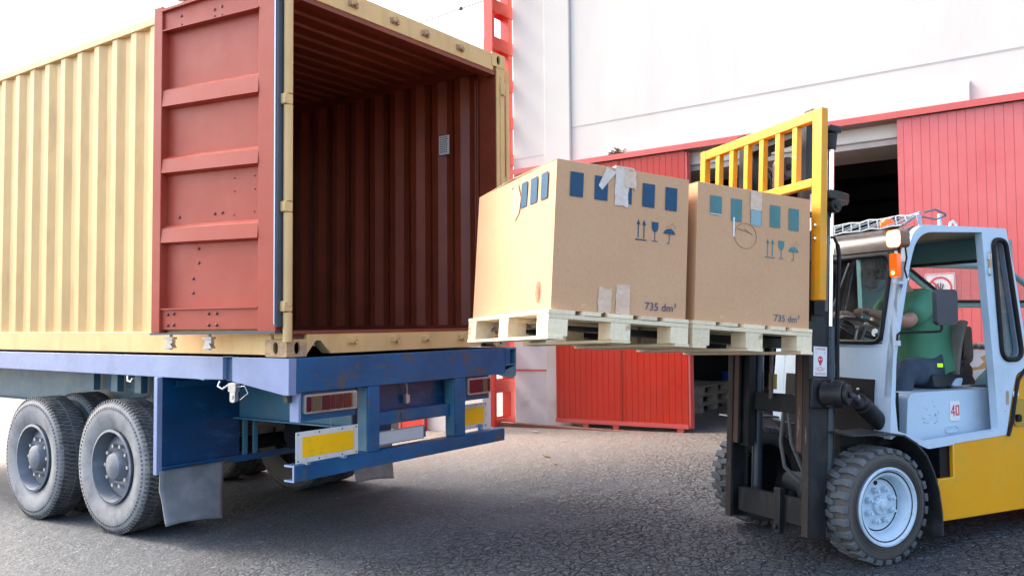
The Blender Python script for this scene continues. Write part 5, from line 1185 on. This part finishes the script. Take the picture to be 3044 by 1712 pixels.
# fingers, each its own skinned chain rooted in the palm, curled over the rim
def hand(base, sy_):
    bx, by, bz = base
    for k, (dy, l_) in enumerate(((-.028, .85), (-.010, 1.0), (.009, .95), (.027, .78))):
        q = {0: ((bx+.012, by+dy*.8, bz+.004), .0100), 1: ((bx-.030, by+dy, bz+.012), .0100), 2: ((bx-.030-.030*l_, by+dy*1.05, bz+.002), .0092), 3: ((bx-.034-.036*l_, by+dy*1.05, bz-.022*l_), .0085), 4: ((bx-.020-.022*l_, by+dy, bz-.040*l_), .0075)}
        f_ = skin_mesh(q, [(0, 1), (1, 2), (2, 3), (3, 4)], 0, 1); body.add(f_.v, f_.f, I4)
    q = {0: ((bx+.020, by+sy_*.015, bz-.004), .011), 1: ((bx-.005, by+sy_*.036, bz-.010), .0105), 2: ((bx-.030, by+sy_*.040, bz-.022), .0090), 3: ((bx-.046, by+sy_*.030, bz-.030), .0080)}
    f_ = skin_mesh(q, [(0, 1), (1, 2), (2, 3)], 0, 1); body.add(f_.v, f_.f, I4)
hand((2.515, .42, 1.54), 1); hand((2.515, .62, 1.525), -1)
# face: nose, brows, ears
hc = Vector((2.955, .54, 1.835))
bb = MB(Fk); bb.add([(hc.x-.085, .54, 1.855), (hc.x-.112, .54, 1.820), (hc.x-.084, .524, 1.815), (hc.x-.084, .556, 1.815), (hc.x-.084, .54, 1.805)], [(0, 2, 1), (0, 1, 3), (1, 2, 4), (1, 4, 3)]); 
for yy in (.455, .625): bb.sphere((hc.x+.005, yy, 1.835), .022, 6, sc=(.7, .45, 1.2))
body.add(bb.v, bb.f, I4)
bo = body.build('body', 'skin', man, ang=80)
b = FB()
for yy in (.508, .572): b.sphere((hc.x-.082, yy, 1.846), .010, 6, sc=(.6, 1.2, .7))
b.box(hc.x-.092, hc.x-.080, .518, .562, 1.787, 1.792); b.build('eyes_and_mouth', 'hair', man)
b = FB(); b.sphere((hc.x+.012, .54, 1.862), .094, 10, sc=(1.0, .95, .86)); b.build('hair', 'hair', man)
sh = {'a': ((3.185, .54, 1.17), (.172, .205)), 'b': ((3.155, .54, 1.29), (.185, .215)), 'c': ((3.13, .54, 1.45), (.165, .195)), 'd': ((3.085, .54, 1.58), (.125, .145)), 'e': ((3.04, .54, 1.665), (.070, .075)),
 'sn': ((3.02, .372, 1.595), .110), 'en': ((2.90, .335, 1.525), .092), 'en2': ((2.835, .315, 1.475), .086), 'sf': ((3.08, .705, 1.60), .110), 'ef': ((2.99, .78, 1.47), .090)}
b = skin_mesh(sh, [('a', 'b'), ('b', 'c'), ('c', 'd'), ('d', 'e'), ('d', 'sn'), ('sn', 'en'), ('en', 'en2'), ('d', 'sf'), ('sf', 'ef')], 'b')
b.v = [p + Vector((0, 0, 0)) + (Vector((noise.noise(p*9), noise.noise(p*9+Vector((5, 0, 0))), 0))*.010 + Vector((noise.noise(p*22), 0, noise.noise(p*20+Vector((0, 3, 0)))))*.006) for p in b.v]
b.build('shirt', 'shirt', man, ang=80)
jn = {'p': ((3.19, .54, 1.085), (.115, .165)), 'hn': ((3.11, .43, 1.115), .112), 'kn': ((2.80, .38, 1.135), .100), 'sn': ((2.775, .38, .99), .080), 'an': ((2.765, .38, .80), .062), 'hf': ((3.11, .65, 1.115), .112), 'kf': ((2.78, .68, 1.135), .100), 'sf': ((2.755, .68, .99), .080), 'af': ((2.755, .68, .80), .062)}
b = skin_mesh(jn, [('p', 'hn'), ('hn', 'kn'), ('kn', 'sn'), ('sn', 'an'), ('p', 'hf'), ('hf', 'kf'), ('kf', 'sf'), ('sf', 'af')], 'p')
b.v = [p + Vector((noise.noise(p*12), noise.noise(p*12+Vector((5, 0, 0))), noise.noise(p*12+Vector((0, 7, 0)))))*.012 for p in b.v]
b.build('jeans', 'jeans', man, ang=80)
b = FB(); b.box(3.075, 3.105, .296, .318, 1.150, 1.175); b.build('lime_tag', 'lime', man)
b = FB()
for y in (.38, .68): b.sphere((2.66, y, .735), .06, 8, sc=(1.9, .75, .6))
b.build('shoes', 'vinyl', man)

# ------------------------------------------------------------------ loose debris by the wall
rnd = random.Random(11)
for nm, (x, y, l_), lab in (('wood_splinter', (5.75, 2.05, .18), 'pale wood splinter lying at the foot of the red sliding door'), ('dry_leaf', (4.15, .75, .16), 'flat brown dry leaf lying on the sandy ground behind the trailer bumper'), ('stone', (3.75, .35, .05), 'small brown stone on the ground between trailer and forklift')):
    T_ = Matrix.Translation((x, y, gz(x, y)+.010)) @ Matrix.Rotation(rnd.uniform(.9, 1.3), 4, 'Z')
    b = MB(T_); b.prism([(-l_/2, 0), (-l_/5, l_*.14), (l_/2, l_*.05), (l_*.3, -l_*.1), (-l_*.2, -l_*.12)], 'z', 0, .012)
    tag(b.build(nm, 'wood_old' if nm == 'wood_splinter' else 'leaf'), lab, 'debris')
